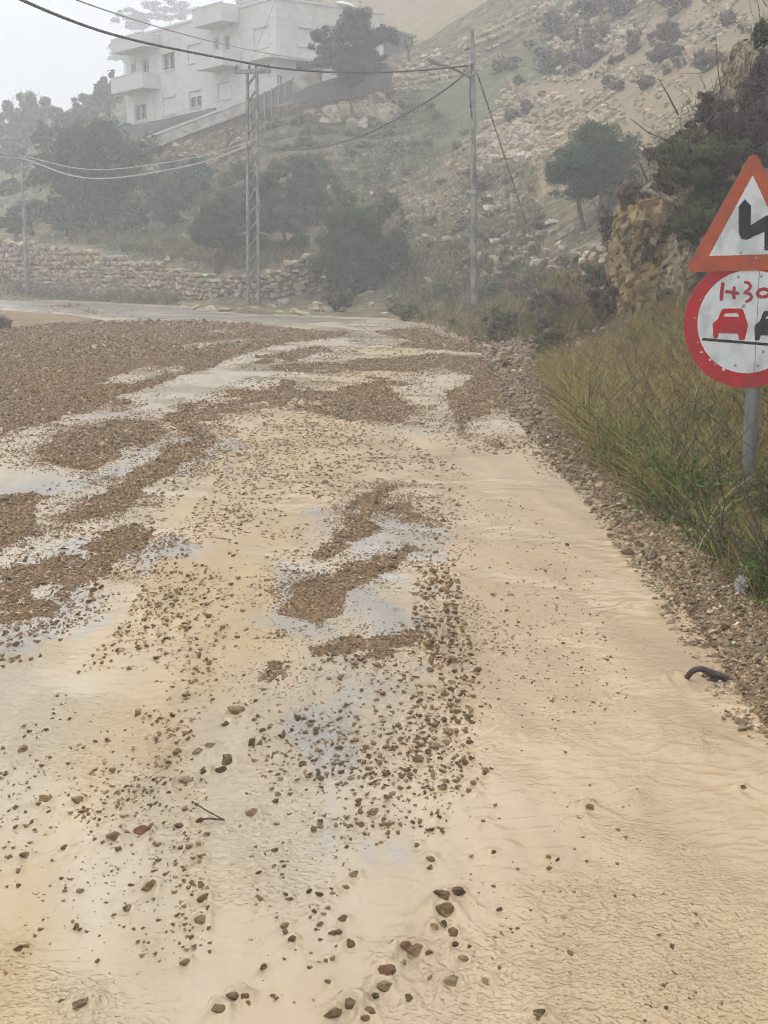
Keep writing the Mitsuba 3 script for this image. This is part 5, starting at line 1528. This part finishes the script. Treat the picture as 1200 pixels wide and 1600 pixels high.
hand = shapely.union_all([zl([(508, 858), (504, 900), (503, 952)], 23), zl([(533, 905), (570, 911), (602, 916)], 21), zl([(580, 882), (576, 915), (582, 944)], 21),
                          zl([(648, 848), (668, 852), (682, 872), (672, 892), (648, 912), (680, 920), (692, 938), (680, 958), (660, 966)], 19),
                          zl([(724, 915), (738, 895), (768, 888), (796, 900), (800, 920), (780, 936), (748, 938), (730, 928), (724, 915)], 21)])
obj('handwriting', plate(hand, -0.0045, -0.0035), 'marker_red', rp)
labels[sign + '__round_plate__handwriting'] = {'label': 'red hand written 1+30 above the cars'}
for c in chips:
    obj('paint_chip', plate(c, -0.0035, -0.003), 'sign_white', rp)
for a, b, s in [(602, 815, 2.2), (745, 810, 2.2), (643, 992, 3.0), (780, 1275, 2.6), (608, 1362, 2.2), (750, 1364, 2.2)]:
    c = np.array([O[0] + (a / 4 - 170) * u_px, O[1], O[2] - (b / 4 - 275) * u_px])
    obj('rivet', tube([c + [0, 0.007, 0], c + [0, 0.001, 0], c + [0, -0.001, 0]], [s * u_px, s * u_px, s * 0.5 * u_px], 8), 'frame_mat', rp)
for a, b in [(592, 300), (545, 348), (738, 285), (610, 668), (705, 700)]:
    c = np.array([O[0] + (a / 4 - 170) * u_px, O[1], O[2] - (b / 4 - 275) * u_px])
    obj('rivet', tube([c + [0, -0.002, 0], c + [0, -0.006, 0], c + [0, -0.008, 0]], [2 * u_px, 2 * u_px, 1.0 * u_px], 8), 'frame_mat' if b > 600 else 'sign_orange', tp)
px0 = at(1172, 700, SY + 0.07)
obj('post', tube([[px0[0] - 0.004, px0[1], -0.1], [px0[0], px0[1], 1.4], [px0[0], px0[1], at(1172, 262, SY)[2]]], 0.042, 20), 'galvanised', sign, smooth=40)
for py in (330, 395, 450, 560):
    c = at(1172, py, SY + 0.07)
    obj('clamp', tube([c - [0, 0, 0.018], c + [0, 0, 0.018]], 0.05, 16), 'frame_mat', sign)

# ------------------------------------------------------------------ litter and debris
scene['bag_mat'] = {'type': 'principledthin', 'base_color': proc(lambda p, n, uv: mix((0.62, 0.62, 0.58), (0.40, 0.36, 0.28), smoothstep(0.5, 0.7, fbm(p.x * 30, p.y * 30, p.z * 30)))), 'roughness': 0.3, 'diff_trans': 0.6, 'spec_trans': 0.0, 'eta': 1.45}


def bag(px, py, size, seed, label, name='plastic_bag'):
    W = hit(px, py)[0]
    m = trimesh.creation.icosphere(4)
    v = np.array(m.vertices)
    p = v * 2.2 + seed
    d = 0.8 + 0.7 * (meshkit.fbm(p, 2, seed) - 0.5) + 0.9 * (np.abs(2 * meshkit.fbm(p * 1.3, 3, seed + 1) - 1)) - 0.25 + 0.35 * np.abs(2 * meshkit.noise(p * 3.1, seed + 2) - 1)
    v = v * d[:, None] * np.asarray(size)
    m = tri(v + W + [0, 0, size[2] * 0.6], m.faces)
    tag(obj(name, m, 'bag_mat', smooth=False), label, 'plastic bag')


bag(1168, 912, (0.05, 0.05, 0.05), 3, 'crumpled white plastic bag at the grass edge near the right frame edge')
bag(1158, 940, (0.03, 0.03, 0.05), 5, 'small grey crumpled plastic scrap just below the white bag')
bag(1060, 828, (0.035, 0.03, 0.06), 8, 'translucent whitish plastic scrap between grass and gravel below the sign')
bag(1192, 893, (0.05, 0.04, 0.05), 11, 'pale yellowish plastic bag at the right frame edge above the white bag')
plastic('rubber_mat', proc(lambda p, n, uv: mix((0.022, 0.010, 0.010), (0.06, 0.022, 0.02), fbm(p.x * 40, p.y * 40, p.z * 40))), 0.18, 1.5)
b0 = on_plane(1074, 1066, 0.0)
ub = np.linalg.norm(on_plane(1075, 1066) - b0)
pts = np.array([(0, -6), (1, 6), (9, 16), (20, 20), (30, 17), (42, 12), (54, 9), (62, 6)], float)
D = np.stack([b0[0] + pts[:, 0] * ub, b0[1] + np.linspace(0.02, -0.01, len(pts)), pts[:, 1] * ub * 1.05], 1)
from scipy.interpolate import CubicSpline
cs = CubicSpline(np.linspace(0, 1, len(D)), D)(np.linspace(0, 1, 40))
hz = tube(cs, np.interp(np.linspace(0, 1, 40), [0, 0.2, 0.5, 0.75, 1], [4.0, 4.5, 5.0, 6.5, 5.0]) * ub, 10)
D2 = np.array([[b0[0] + a * ub, b0[1] - 0.005, c * ub] for a, c in [(30, 3), (40, 5), (52, 6), (60, 5)]])
hz2 = tube(D2, [2 * ub, 4 * ub, 5 * ub, 4 * ub], 8)
tag(obj('curved_debris', cat_mesh([hz, hz2]), 'rubber_mat', smooth=50), 'dark reddish brown curved piece of debris arching out of the water by the gravel', 'debris')
for k, (a, b, r2, lab) in enumerate([([(300, 1252), (325, 1268), (350, 1281)], 0, 0.0022, 'thin straight twig lying on the flow left of centre'), ([(310, 1280), (328, 1279), (351, 1281)], 0, 0.003, 'short twig crossing the straight twig on the flow'), ([(760, 580), (800, 600), (828, 625), (850, 640)], 0, 0.012, 'bent dead branch lying on the right road edge')]):
    tag(obj('twig', tube([on_plane(x_, y_, 0.012 + 0.008 * (i % 2)) for i, (x_, y_) in enumerate(a)], r2, 5), 'twig_mat'), lab, 'twig')

# ------------------------------------------------------------------ the fog
lo, hi = np.array([-205, -90, -8.0]), np.array([205, 440, 75.0])
scene['haze'] = {'type': 'cube', 'to_world': T().translate(((lo + hi) / 2).tolist()).scale(((hi - lo) / 2).tolist()), 'bsdf': {'type': 'null'}, 'interior': {'type': 'ref', 'id': 'haze_air'}}
labels['haze'] = {'label': 'pale fog lying over the hillside', 'kind': 'stuff'}
